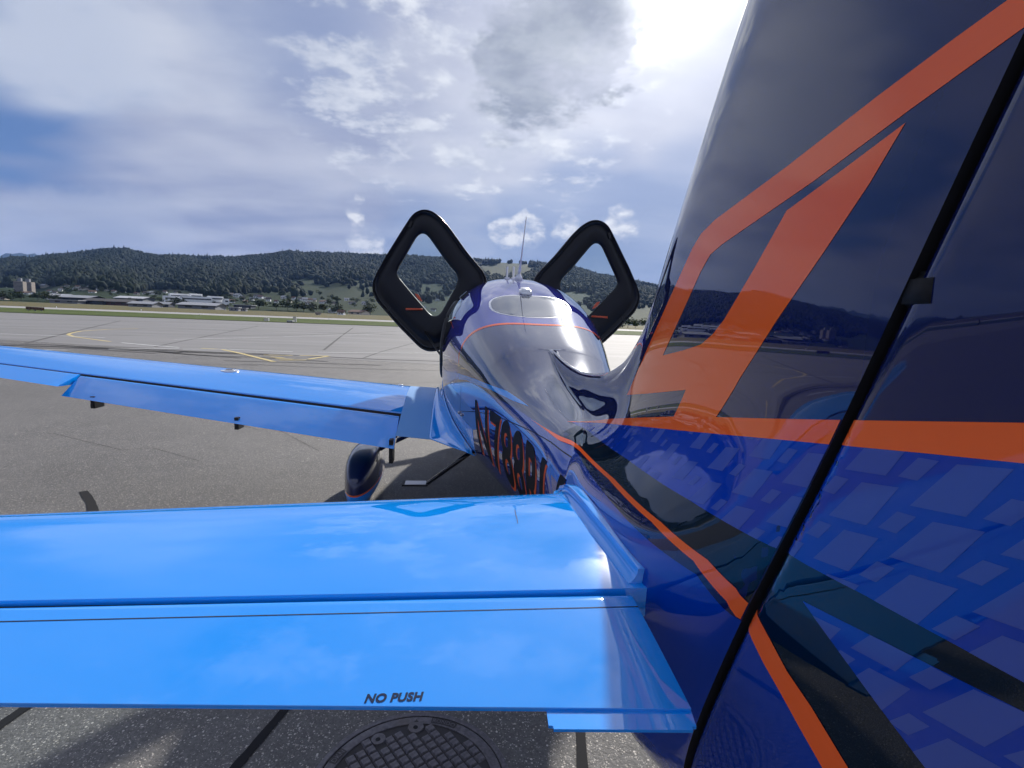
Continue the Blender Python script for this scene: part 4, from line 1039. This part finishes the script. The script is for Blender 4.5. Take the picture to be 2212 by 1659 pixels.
# scratch on the tailplane
sc_ = [on(u, v, 2, 1.235) for u, v in ((1112, 1101), (1114, 1112), (1117, 1122), (1118, 1131))]
V = []
for p in sc_: V += lay_down([(p.x-.0009, p.y), (p.x+.0009, p.y)], SB, .0006)
mesh('tailplane_scratch', V, [(2*i, 2*i+1, 2*i+3, 2*i+2) for i in range(3)], M_mark, STAB)
# fixed trim tab below the trailing edge
bm = bmesh.new(); t0, t1, t2, t3 = [on(u, v, 2, 1.194) for u, v in ((1180, 1532), (1492, 1532), (1507, 1577), (1186, 1575))]
vv = [bm.verts.new((p.x, p.y, 1.194)) for p in (t0, t1, t2, t3)]; fc = bm.faces.new(vv)
r = bmesh.ops.extrude_face_region(bm, geom=[fc]); bmesh.ops.translate(bm, vec=(0, 0, -.004), verts=[g for g in r['geom'] if isinstance(g, bmesh.types.BMVert)])
bmesh.ops.recalc_face_normals(bm, faces=bm.faces[:])
ve = [e for e in bm.edges if abs(e.verts[0].co.z-e.verts[1].co.z) > .003 and (e.verts[0].co.y+e.verts[1].co.y)/2 < min(t0.y, t1.y)-.01]
bmesh.ops.bevel(bm, geom=ve, offset=.006, segments=5, affect='EDGES')
frombm('trim_tab', bm, M_sky, ELEV)

# ---- wings
def wsec(x):
    a = abs(x); K = [.4, .62, 1.0, 3.75, 5.72]
    return [float(np.interp(a, K, q)) for q in ([5.14, 5.14, 5.12, 5.05, 5.0], [3.52, 3.53, 3.56, 4.0, 4.33], [.845, .85, .872, 1.112, 1.283], [.715, .725, .752, 1.015, 1.215])]
def wing_pt(x, k, up):
    yl, yt, zl, zt = wsec(x); c = yl-yt
    t_ = naca(k)*.15*c*(1.18 if up > 0 else .78)
    return Vector((x, yl-c*k, zl+(zt-zl)*k+up*t_))
def wing_slice(name, xs, k0, k1, n, root, m, rot=0., nose=False, flip=False):
    V = []
    for x in xs:
        up, dn = [], []
        for i in range(n):
            u = .5-.5*math.cos(math.pi*i/(n-1)); k = k0+(k1-k0)*u
            a, b = wing_pt(x, k, 1), wing_pt(x, k, -1)
            if nose:
                e = .3+.7*math.sqrt(max(0, 1-(1-min(u/.12, 1))**2)); mid = (a+b)/2; a = mid+(a-mid)*e; b = mid+(b-mid)*e
            up.append(a); dn.append(b)
        ring = up+dn[::-1]
        if rot:
            pv_ = wing_pt(x, k0, -1)
            R_ = Matrix.Rotation(rot, 3, 'X'); ring = [pv_+R_@(p-pv_) for p in ring]
        V += ring
    nc = 2*n; F = grid_faces(len(xs), nc, True)+[tuple(range(nc))[::-1], tuple(range(len(V)-nc, len(V)))]
    if flip: F = [f[::-1] for f in F]
    o = mesh(name, V, F, m, root)
    b = o.modifiers.new('soft_edge', 'BEVEL'); b.width = .004; b.segments = 2; b.limit_method = 'ANGLE'; b.angle_limit = math.radians(50)
    return o
KH = .722
for sg in (-1, 1):
    fl = sg > 0
    wg = wing_slice('wing', [sg*q for q in np.linspace(.3, 5.72, 40)], 0, KH, 40, AIR, M_sky, flip=fl)
    wing_slice('wing_root_panel', [sg*q for q in np.linspace(.3, 1.0, 8)], KH-.01, 1, 14, wg, M_sky, flip=fl)
    wing_slice('flap', [sg*q for q in np.linspace(1.012, 3.74, 20)], KH+.006, 1, 20, wg, M_sky, rot=math.radians(15), nose=True, flip=fl)
    wing_slice('aileron', [sg*q for q in np.linspace(3.76, 5.6, 16)], KH+.006, 1, 20, wg, M_sky, nose=True, flip=fl)
    V = []; xs = [sg*q for q in np.linspace(1.0, 5.6, 30)]
    for x in xs: V += [wing_pt(x, KH-.004, .86), wing_pt(x, KH+.03, .6)]
    mesh('hinge_gap', V, [(2*i, 2*i+1, 2*i+3, 2*i+2) for i in range(len(xs)-1)], M_gap, wg)
    # walkway film on the upper skin beside the cabin
    V = []; ks = np.concatenate([np.linspace(.16, 1, 40)]); xs = [sg*q for q in np.linspace(.70, .998, 8)]
    for x in xs:
        for k in ks: V.append(wing_pt(x, k, 1)+Vector((0, 0, .002)))
    F = grid_faces(len(xs), len(ks)); mesh('walkway_film', V, F if fl else [f[::-1] for f in F], M_walk, wg)
    # wing root fillet
    V = []; NP = 16; ys = np.linspace(5.10, 2.95, 60)
    for y in ys:
        w = .735; yl, yt, zl, zt = wsec(w)
        if y >= yt:
            p = wing_pt(w, (yl-y)/(yl-yt), 1); zf = p.z+.17; xw, zw_ = w, p.z+.002
        else:
            u = (yt-y)/(yt-ys[-1]); p = wing_pt(w, 1, 1); zf = p.z+.17-.10*u
            h = BVH.ray_cast(Vector((-3, y, p.z+.03)), Vector((1, 0, 0))); xbb = -h[0].x
            xw = w+(xbb+.004-w)*(u**.8); zw_ = p.z+.002+.03*u
        h = BVH.ray_cast(Vector((-3, y, zf)), Vector((1, 0, 0))); xf = -h[0].x+.002
        P0, P1, P2, P3 = Vector((xw, zw_)), Vector((xw+(xf-xw)*.65, zw_+.005)), Vector((xf+.004, zw_+(zf-zw_)*.35)), Vector((xf, zf))
        for k in range(NP):
            q = k/(NP-1); b = P0*(1-q)**3+P1*3*q*(1-q)**2+P2*3*q*q*(1-q)+P3*q**3; V.append((sg*b.x, y, b.y))
    F = grid_faces(len(ys), NP); ob = mesh('root_fairing', V, F if sg < 0 else [f[::-1] for f in F], M_sky, wg)
    so_ = ob.modifiers.new('thickness', 'SOLIDIFY'); so_.thickness = .006; so_.offset = -1
    # flap brackets under the trailing edge
    for x in (1.04, 2.30, 3.5):
        p = wing_pt(sg*x, 1, -1)+Vector((0, .06, -.10)); m = MB(); lo_ = .14 if x < 1.2 else .05
        m.box((p.x-.016, p.y-.02, p.z-lo_), (p.x+.016, p.y+.10, p.z+.05)); m.box((p.x-.009, p.y-.034, p.z-lo_+.01), (p.x+.009, p.y-.02, p.z-lo_+.04)); m.build('flap_bracket', M_rub, wg)
    # fuel filler
    p = wing_pt(sg*2.72, .27, 1); m = MB(); m.tube([p-Vector((0, 0, .01)), p+Vector((0, 0, .004))], [.085, .08], 28); fc_ = m.build('fuel_cap', M_white, wg, False)
    m = MB(); m.tube([p, p+Vector((0, 0, .010))], [.045, .042], 24); m.box((p.x-.03, p.y-.008, p.z+.006), (p.x+.03, p.y+.008, p.z+.017)); m.build('filler_lid', M_metal, fc_)
    p = wing_pt(sg*1.1, .17, 1); m = MB(); m.tube([p-Vector((0, 0, .01)), p+Vector((0, 0, .012))], [.03, .024], 16); m.build('vent_dome', M_white, wg, True)
    # main gear leg and wheel fairing
    lg = MB().tube([(sg*.74, 4.50, .66), (sg*1.0, 4.50, .54), (sg*1.20, 4.46, .45), (sg*1.34, 4.40, .38)], [.075, .055, .055, .08], 14, .38).build('gear_leg', M_navy, AIR, True)
    prof_ = [(3.76, .08, .30, .03), (3.84, .065, .36, .085), (3.98, .055, .44, .125), (4.12, .055, .472, .145), (4.28, .06, .485, .155), (4.45, .06, .485, .157), (4.62, .065, .465, .15), (4.78, .08, .43, .125), (4.90, .11, .385, .085), (4.97, .15, .33, .035), (5.0, .21, .28, .008)]
    V = []; n = 28
    for (y, zb_, zt_2, w) in prof_:
        for q in range(n):
            a = q*math.tau/n; c_, s_ = math.cos(a), math.sin(a)
            V.append((sg*1.36+w*abs(c_)**.65*math.copysign(1, c_), y, (zb_+zt_2)/2+(zt_2-zb_)/2*abs(s_)**.65*math.copysign(1, s_)))
    F = grid_faces(len(prof_), n, True)+[tuple(range(n))[::-1], tuple(range(len(V)-n, len(V)))]
    pt = mesh('wheel_fairing', V, F, None, lg, mats=[M_navy]); PANTS = pt
    pt.data.materials.clear(); pt.data.materials.append(M_pant if 'M_pant' in globals() else M_navy)
    sb = pt.modifiers.new('smooth', 'SUBSURF'); sb.levels = 2; sb.render_levels = 2
    w_ = MB(); w_.tube([(sg*1.36-.075, 4.45, .205), (sg*1.36-.05, 4.45, .205), (sg*1.36+.05, 4.45, .205), (sg*1.36+.075, 4.45, .205)], [.165, .205, .205, .165], 32); w_.build('tyre', M_tyre, lg, True)
pbm = bmesh.new(); pbm.from_mesh(bpy.data.objects['wheel_fairing'].evaluated_get(bpy.context.evaluated_depsgraph_get()).to_mesh()); PB = BVHTree.FromBMesh(pbm); pbm.free()
seam(densify([(749, 1042), (765, 1030), (780, 1021), (797, 1011)], 5), .004, .001, M_metal, 'seam_highlight', PB, bpy.data.objects['wheel_fairing'])  # bright strip on the split line: its highlight drawn in as metal
# boarding step under the left wing root, and its twin
P0 = on(897, 1043, 1, 3.32)
for sg in (-1, 1):
    x, y, z = sg*abs(P0.x), P0.y, P0.z
    h = BVH.ray_cast(Vector((sg*-.0+sg*.38, 3.20, -1)), Vector((0, 0, 1)))
    top = h[0]
    st2 = MB().tube([top+Vector((0, 0, .05)), (x+sg*-.085, y, z-.01)], [.017, .015], 12).build('step_strut', M_black, AIR, True)
    m = MB(); m.box((x-.095, y-.05, z-.012), (x+.095, y+.05, z)); m.build('step_frame', M_rub, st2)
    m = MB(); m.box((x-.085+.01, y-.043, z), (x+.08, y+.043, z+.004)); m.build('step_tread', M_white, st2)
# nose wheel, spinner and propeller (hidden by the cabin from here)
ng = MB().tube([(0, 6.6, .6), (0, 6.72, .45), (0, 6.75, .24)], [.05, .04, .035], 12).build('nose_leg', M_navy, AIR, True)
V = []
for (y, zb_, zt_2, w) in [(6.25, .16, .3, .01), (6.45, .09, .4, .08), (6.7, .07, .43, .11), (6.9, .09, .4, .09), (7.05, .17, .3, .02)]:
    for q in range(20):
        a = q*math.tau/20; V.append((w*math.cos(a), y, (zb_+zt_2)/2+(zt_2-zb_)/2*math.sin(a)))
mesh('wheel_fairing', V, grid_faces(5, 20, True), M_navy, ng)
MB().tube([(-.06, 6.72, .18), (.06, 6.72, .18)], .18, 28).build('tyre', M_tyre, ng, True)
sp = MB().tube([(0, 7.28, 1.0), (0, 7.4, 1.0), (0, 7.55, 1.0), (0, 7.68, 1.0), (0, 7.74, 1.0)], [.19, .18, .135, .06, .01], 24).build('spinner', M_metal, AIR, True)
for k in range(3):
    a = k*math.tau/3+.5; d = Vector((math.cos(a), 0, math.sin(a))); tv = Vector((-math.sin(a), 0, math.cos(a)))
    V = []
    for r_, c_, tw in ((.12, .05, 1.1), (.35, .075, .75), (.65, .07, .5), (.9, .045, .35), (.96, .01, .33)):
        ax = tv*math.cos(tw)+Vector((0, 1, 0))*math.sin(tw); nn = d.cross(ax)
        o_2 = Vector((0, 7.45, 1.0))+d*r_; V += [o_2-ax*c_, o_2+nn*.012, o_2+ax*c_, o_2-nn*.012]
    mesh('propeller_blade', V, grid_faces(5, 4, True)+[(16, 17, 18, 19)], M_rub, sp)

# ---- raised cabin doors (the inside faces the tail)
def crop(p): return (713.2+.3472*p[0], 411.5+.3472*p[1])
OUTL = [(595, 116), (640, 130), (690, 168), (740, 225), (850, 380), (950, 500), (972, 545), (975, 590), (955, 640), (890, 735), (800, 860), (740, 945), (700, 985), (650, 1000), (605, 1000), (560, 980), (430, 850), (290, 690), (264, 630), (262, 580), (285, 520), (350, 400), (450, 240), (510, 150), (550, 124)]
HOLE = [(568, 262), (590, 266), (612, 285), (700, 410), (785, 515), (795, 545), (785, 590), (740, 670), (690, 760), (668, 780), (640, 782), (615, 765), (520, 655), (425, 540), (412, 510), (425, 475), (510, 330), (540, 280)]
def ring(pts, n, c):
    P = [Vector(p) for p in pts]; angs = [math.atan2(p.y-c[1], p.x-c[0]) for p in P]
    out = []
    for k in range(n):
        a = -math.pi+k*math.tau/n; d = Vector((math.cos(a), math.sin(a))); best = None
        for i in range(len(P)):
            A_, B2 = P[i], P[(i+1) % len(P)]; e = B2-A_; w = A_-Vector(c); den = d.x*(-e.y)+d.y*e.x
            if abs(den) < 1e-9: continue
            t_ = (w.x*(-e.y)+w.y*e.x)/den; s_ = (d.x*w.y-d.y*w.x)/den
            if t_ > 0 and -1e-6 <= s_ <= 1+1e-6 and (best is None or t_ > best): best = t_
        out.append(Vector(c)+d*best)
    for _ in range(1): out = [(out[i-1]+out[i]*2+out[(i+1) % n])/4 for i in range(n)]
    return out
ND = 128; CC = (605, 530)
RO, RI = ring(OUTL, ND, CC), ring(HOLE, ND, CC)
def door3d(p, dy):
    u, v = crop(p); q = on(u, v, 1, 5.0)
    r2 = ((p[0]-618)/360)**2+((p[1]-558)/450)**2
    return Vector((q.x, 5.0+.05*max(0, 1-r2)+dy, q.z))
PROF = [(-.012, .035), (-.014, .010), (0., -.012), (.03, -.016), (.05, -.004), (.065, .004), (.085, -.010), (.12, -.013), (.15, -.002), (.18, .006), (.24, .004), (.30, -.012), (.55, -.020), (.85, -.020), (.95, -.012), (1.0, .006), (1.0, .02)]
MIDX = .085
for sg in (-1, 1):
    V = []
    for (k, dy) in PROF:
        for a, b in zip(RO, RI):
            p = a+(b-a)*k; q = door3d(p, dy); V.append((q.x if sg < 0 else -q.x, q.y, q.z))
    F = grid_faces(len(PROF), ND, True)
    if sg > 0: F = [f[::-1] for f in F]
    root = mesh('cabin_door', V, F, M_trim, AIR)
    V = []
    for (k, dy) in [(1.0, .02), (.6, .035), (.2, .045), (-.012, .035)]:
        for a, b in zip(RO, RI):
            q = door3d(a+(b-a)*k, dy); V.append((q.x if sg < 0 else -q.x, q.y, q.z))
    F = grid_faces(4, ND, True); mesh('door_skin', V, F if sg < 0 else [f[::-1] for f in F], M_navy, root)
    V = []
    for (k, dy) in [(.005, -.0165), (.012, -.022), (.022, -.022), (.03, -.0165)]:
        for a, b in zip(RO, RI):
            q = door3d(a+(b-a)*k, dy); V.append((q.x if sg < 0 else -q.x, q.y, q.z))
    F = grid_faces(4, ND, True); mesh('door_seal', V, F if sg < 0 else [f[::-1] for f in F], M_seal, root)
    V = []
    for (k, dy) in [(.085, -.0105), (.093, -.017), (.105, -.017), (.115, -.013)]:
        for a, b in zip(RO, RI):
            q = door3d(a+(b-a)*k, dy); V.append((q.x if sg < 0 else -q.x, q.y, q.z))
    F = grid_faces(4, ND, True); mesh('door_seal', V, F if sg < 0 else [f[::-1] for f in F], M_seal, root)
    V = [(lambda q: (q.x if sg < 0 else -q.x, q.y, q.z))(door3d(b, .010)) for b in RI]
    c_ = door3d((600, 530), .012); V.append((c_.x if sg < 0 else -c_.x, c_.y, c_.z))
    F = [((i+1) % ND, i, ND) for i in range(ND)]; mesh('door_window', V, F if sg < 0 else [f[::-1] for f in F], M_glass, root)
    a, b = door3d((472, 738), -.03), door3d((572, 740), -.03)
    a, b = [Vector((q.x if sg < 0 else -q.x, q.y, q.z)) for q in (a, b)]
    m = MB(); m.tube([a+Vector((0, .02, 0)), a, b, b+Vector((0, .02, 0))], [.009, .011, .011, .009], 8); m.build('pull_strap', M_strap, root, True)
    pts_ = [door3d(p, -.024) for p in ((525, 640), (545, 645), (560, 665), (572, 690), (558, 685), (540, 668))]
    V = [(q.x if sg < 0 else -q.x, q.y, q.z) for q in pts_]+[(q.x if sg < 0 else -q.x, q.y+.012, q.z) for q in pts_]
    n_ = len(pts_); F = [tuple(range(n_)), tuple(range(2*n_-1, n_-1, -1))]+[(i, (i+1) % n_, n_+(i+1) % n_, n_+i) for i in range(n_)]
    mesh('latch_tag', V, F, M_strap, root, False)
    for pc in ((500, 210), (360, 740)):
        q = door3d(pc, -.016); q = Vector((q.x if sg < 0 else -q.x, q.y, q.z)); m = MB(); m.box((q.x-.012, q.y-.008, q.z-.03), (q.x+.012, q.y+.01, q.z+.03), Matrix.Translation(q)@Matrix.Rotation(.4*(-sg), 4, 'Y')@Matrix.Translation(-q)); m.build('door_latch', M_rub, root)
    q = door3d((590, 880), -.012); q.x = q.x if sg < 0 else -q.x
    MB().tube([q, q.lerp(Vector((sg*.64, 4.72, 1.24)), .55), (sg*.64, 4.72, 1.24)], [.011, .011, .006], 8).build('gas_strut', M_rub, root, True)
    # hinge arm to the front of the roof
    i_ = door3d((950, 600), .02); i_.x = i_.x if sg < 0 else -i_.x
    MB().tube([i_, (sg*.42, 5.25, 1.92), (sg*.46, 5.5, 1.75)], [.03, .028, .025], 10).build('hinge_arm', M_rub, root, True)
# door surround on the fuselage
for sg in (-1, 1):
    P = []
    for k in range(81):
        a = k*math.tau/80; c_, s_ = math.cos(a), math.sin(a)
        y = 5.0+.625*abs(c_)**.5*math.copysign(1, c_); z = 1.48+.365*abs(s_)**.5*math.copysign(1, s_)
        h = BVH.ray_cast(Vector((sg*3, y, z)), Vector((-sg, 0, 0))); P.append(h[0])
    MB().tube(P, .028, 8).build('door_surround', M_rub, body, True)

# ---- aerials, lamp and scoops on the roof
def roof(x, y):
    h = BVH.ray_cast(Vector((x, y, 3)), Vector((0, 0, -1))); return h[0], h[1]
b0, nb_ = roof(0, 4.18); tip = on(1137, 468, 1, b0.y-.30); 
wa = MB().tube([b0-Vector((0, 0, .01)), b0+Vector((0, 0, .03)), b0+Vector((0, -.02, .07)), b0+(tip-b0)*.3, tip], [.045, .028, .016, .007, .004], 12).build('whip_aerial', M_white, AIR, True)
for dx in (-.085, -.025):
    b1, _n = roof(dx-.01, 4.32); m = MB(); m.box((b1.x-.007, b1.y-.035, b1.z-.01), (b1.x+.007, b1.y+.035, b1.z+.11)); m.box((b1.x-.02, b1.y-.06, b1.z-.01), (b1.x+.02, b1.y+.06, b1.z+.012)); m.build('blade_aerial', M_white, AIR)
h = cast(1135, 634, BVH); bm = bmesh.new(); bmesh.ops.create_cube(bm, size=1); bmesh.ops.scale(bm, vec=(.09, .12, .045), verts=bm.verts); bmesh.ops.bevel(bm, geom=bm.edges[:], offset=.014, segments=3, affect='EDGES')
bmesh.ops.rotate(bm, verts=bm.verts, cent=(0, 0, 0), matrix=Matrix.Rotation(.32, 3, 'X')); bmesh.ops.translate(bm, vec=h[0]+Vector((0, 0, .012)), verts=bm.verts); rl = frombm('roof_lamp', bm, M_white, AIR, True)
for u, v, sg in ((1004, 640, -1), (1243, 648, 1)):
    h = cast(u, v, BVH)
    if h is None: continue
    p, n = h[0], h[1]; q = n.to_track_quat('Z', 'Y').to_matrix().to_4x4(); Mx = Matrix.Translation(p)@q
    m = MB(); m.box((-.013, -.04, -.005), (.013, .04, .022), Mx); sc2 = m.build('air_scoop', M_black, AIR)
    m = MB(); m.box((-.009, -.043, .004), (.009, -.039, .018), Mx); m.build('scoop_mouth', M_metal, sc2)
# ------------------------------------------------------------------ manhole cover in the apron
MC, MR = Vector((-.662, 1.125, 0)), .372
def iron_fn(t, b):
    p = opos(t); n = noise(t, p, 60, 4, .6); n2 = noise(t, p, 6, 3, .5)
    c = mixc(t, n.step(.35, .7), (.10, .094, .104), (.16, .15, .162)); c = mixc(t, n2.step(.5, .75)*.5, c, (.12, .10, .085)); t.links.new(c, b.inputs['Base Color']); bump(t, b, n, .35, .002)
M_iron = mat('cast_iron', rough=.5, spec=.5, fn=iron_fn); M_iron.node_tree.nodes['Principled BSDF'].inputs['Metallic'].default_value = .35
M_dirt = mat('dark_grit', (.045, .042, .044), .9)
mh = empty('manhole_cover', MC, 'round cast iron manhole cover with square studs in the apron', 'manhole cover')
def annulus(name, r0, r1, z0, z1, m, n=96, parent=mh):
    V = []; prof_ = [(r0, z0), (r0, z1-.002), (r0+.003, z1), (r1-.003, z1), (r1, z1-.002), (r1, z0)]
    for k in range(n):
        a = k*math.tau/n
        for r, z in prof_: V.append((MC.x+r*math.cos(a), MC.y+r*math.sin(a), z))
    np_ = len(prof_); F = []
    for k in range(n):
        for j in range(np_-1): F.append((k*np_+j, k*np_+j+1, ((k+1) % n)*np_+j+1, ((k+1) % n)*np_+j))
    return mesh(name, V, F, m, parent, False)
annulus('outer_frame', MR-.022, MR, -.01, .010, M_iron); annulus('lid_rim', MR-.066, MR-.029, -.01, .011, M_iron)
V = [(MC.x+(MR-.02)*math.cos(k*math.tau/64), MC.y+(MR-.02)*math.sin(k*math.tau/64), .0042) for k in range(64)]; mesh('lid_plate', V, [tuple(range(64))], M_dirt, mh, False)
bm = bmesh.new(); bmesh.ops.create_cube(bm, size=1); bmesh.ops.scale(bm, vec=(.0335, .0335, .008), verts=bm.verts)
for v in bm.verts:
    if v.co.z > 0: v.co.x *= .80; v.co.y *= .80
pad = bmesh.new(); bm.free()
def pad_mesh():
    b = bmesh.new(); bmesh.ops.create_cube(b, size=1); bmesh.ops.scale(b, vec=(.036, .036, .008), verts=b.verts)
    for v in b.verts:
        if v.co.z > 0: v.co.x *= .76; v.co.y *= .76
    m = bpy.data.meshes.new('stud'); b.to_mesh(m); b.free(); m.materials.append(M_iron); return m
PADM = pad_mesh(); pad.free(); AN = math.radians(33); PS = .0405
ring_r = MR-.070
for i in range(-9, 10):
    for j in range(-9, 10):
        x, y = i*PS, j*PS; X, Y = x*math.cos(AN)-y*math.sin(AN), x*math.sin(AN)+y*math.cos(AN)
        if math.hypot(X, Y) > ring_r-.012: continue
        if math.hypot(X-.0, Y-ring_r+.02) < .045 or math.hypot(X+.145, Y-.232) < .040: continue
        o = bpy.data.objects.new('stud', PADM); COL.objects.link(o); o.parent = mh; o.location = (X, Y, .0082); o.rotation_euler = (0, 0, AN)
# lifting pockets and cast lettering on the rim
for dx, dy, r in ((0, ring_r-.014, .034), (-.145, .232, .030)):
    MB().tube([MC+Vector((dx, dy, .003)), MC+Vector((dx, dy, .0112))], [r, r*.94], 24).build('lifting_boss', M_iron, mh)
    MB().tube([MC+Vector((dx-.001, dy-.004, .0113)), MC+Vector((dx-.001, dy-.004, .0119))], .010, 12).build('key_slot', M_gap, mh)
def arc_text(txt, ang0, rad, size):
    a_ = ang0
    bm = text_mesh(txt, .01); xs = [v.co.x for v in bm.verts]; w = max(xs)-min(xs); x0 = min(xs)
    fs = []; V = []; bm.verts.index_update()
    for v in bm.verts:
        th = ang0-((v.co.x-x0)-w/2)*size/rad; r = rad+(v.co.y-.35)*size; V.append((MC.x+r*math.cos(th), MC.y+r*math.sin(th), .0128))
    fs = [tuple(v.index for v in f.verts) for f in bm.faces]; bm.free()
    W2 = w*size/2+.006; P = []
    for k in range(13):
        th = ang0+(-W2+2*W2*k/12)/rad
        for r in (rad-size*.55, rad+size*.55): P.append((MC.x+r*math.cos(th), MC.y+r*math.sin(th), .0118))
    mesh('letter_field', P, [(2*i, 2*i+2, 2*i+3, 2*i+1)[::-1] for i in range(12)], M_dirt, mh, False)
    mesh('cast_lettering', V, fs, M_iron, mh, False)
arc_text('RONDO', math.radians(69), MR-.047, .026); arc_text('DKN', math.radians(152), MR-.047, .028)
tr_ = [(0.0, .020), (-.010, .004), (.010, .004)]
mesh('arrow_mark', [(MC.x+a, MC.y+ring_r+.006+b, .0118) for a, b in tr_], [(0, 1, 2)], M_dirt, mh, False)
# ------------------------------------------------------------------ the air between the aircraft and the hills
hm = bpy.data.materials.new('thin_haze'); hm.use_nodes = True; ht = hm.node_tree; ht.nodes.clear()
ho = ht.nodes.new('ShaderNodeOutputMaterial'); pvn = ht.nodes.new('ShaderNodeVolumePrincipled')
pvn.inputs['Color'].default_value = (.30, .50, 1., 1); pvn.inputs['Density'].default_value = .00007; pvn.inputs['Anisotropy'].default_value = 0.
ht.links.new(pvn.outputs[0], ho.inputs['Volume'])
hz = MB().box((-9300, -3200, -1.2), (9300, 9300, 640)).build('haze', hm); tag(hz, kind='stuff'); tag(hz, 'thin bluish haze in the air over the airfield', 'haze')
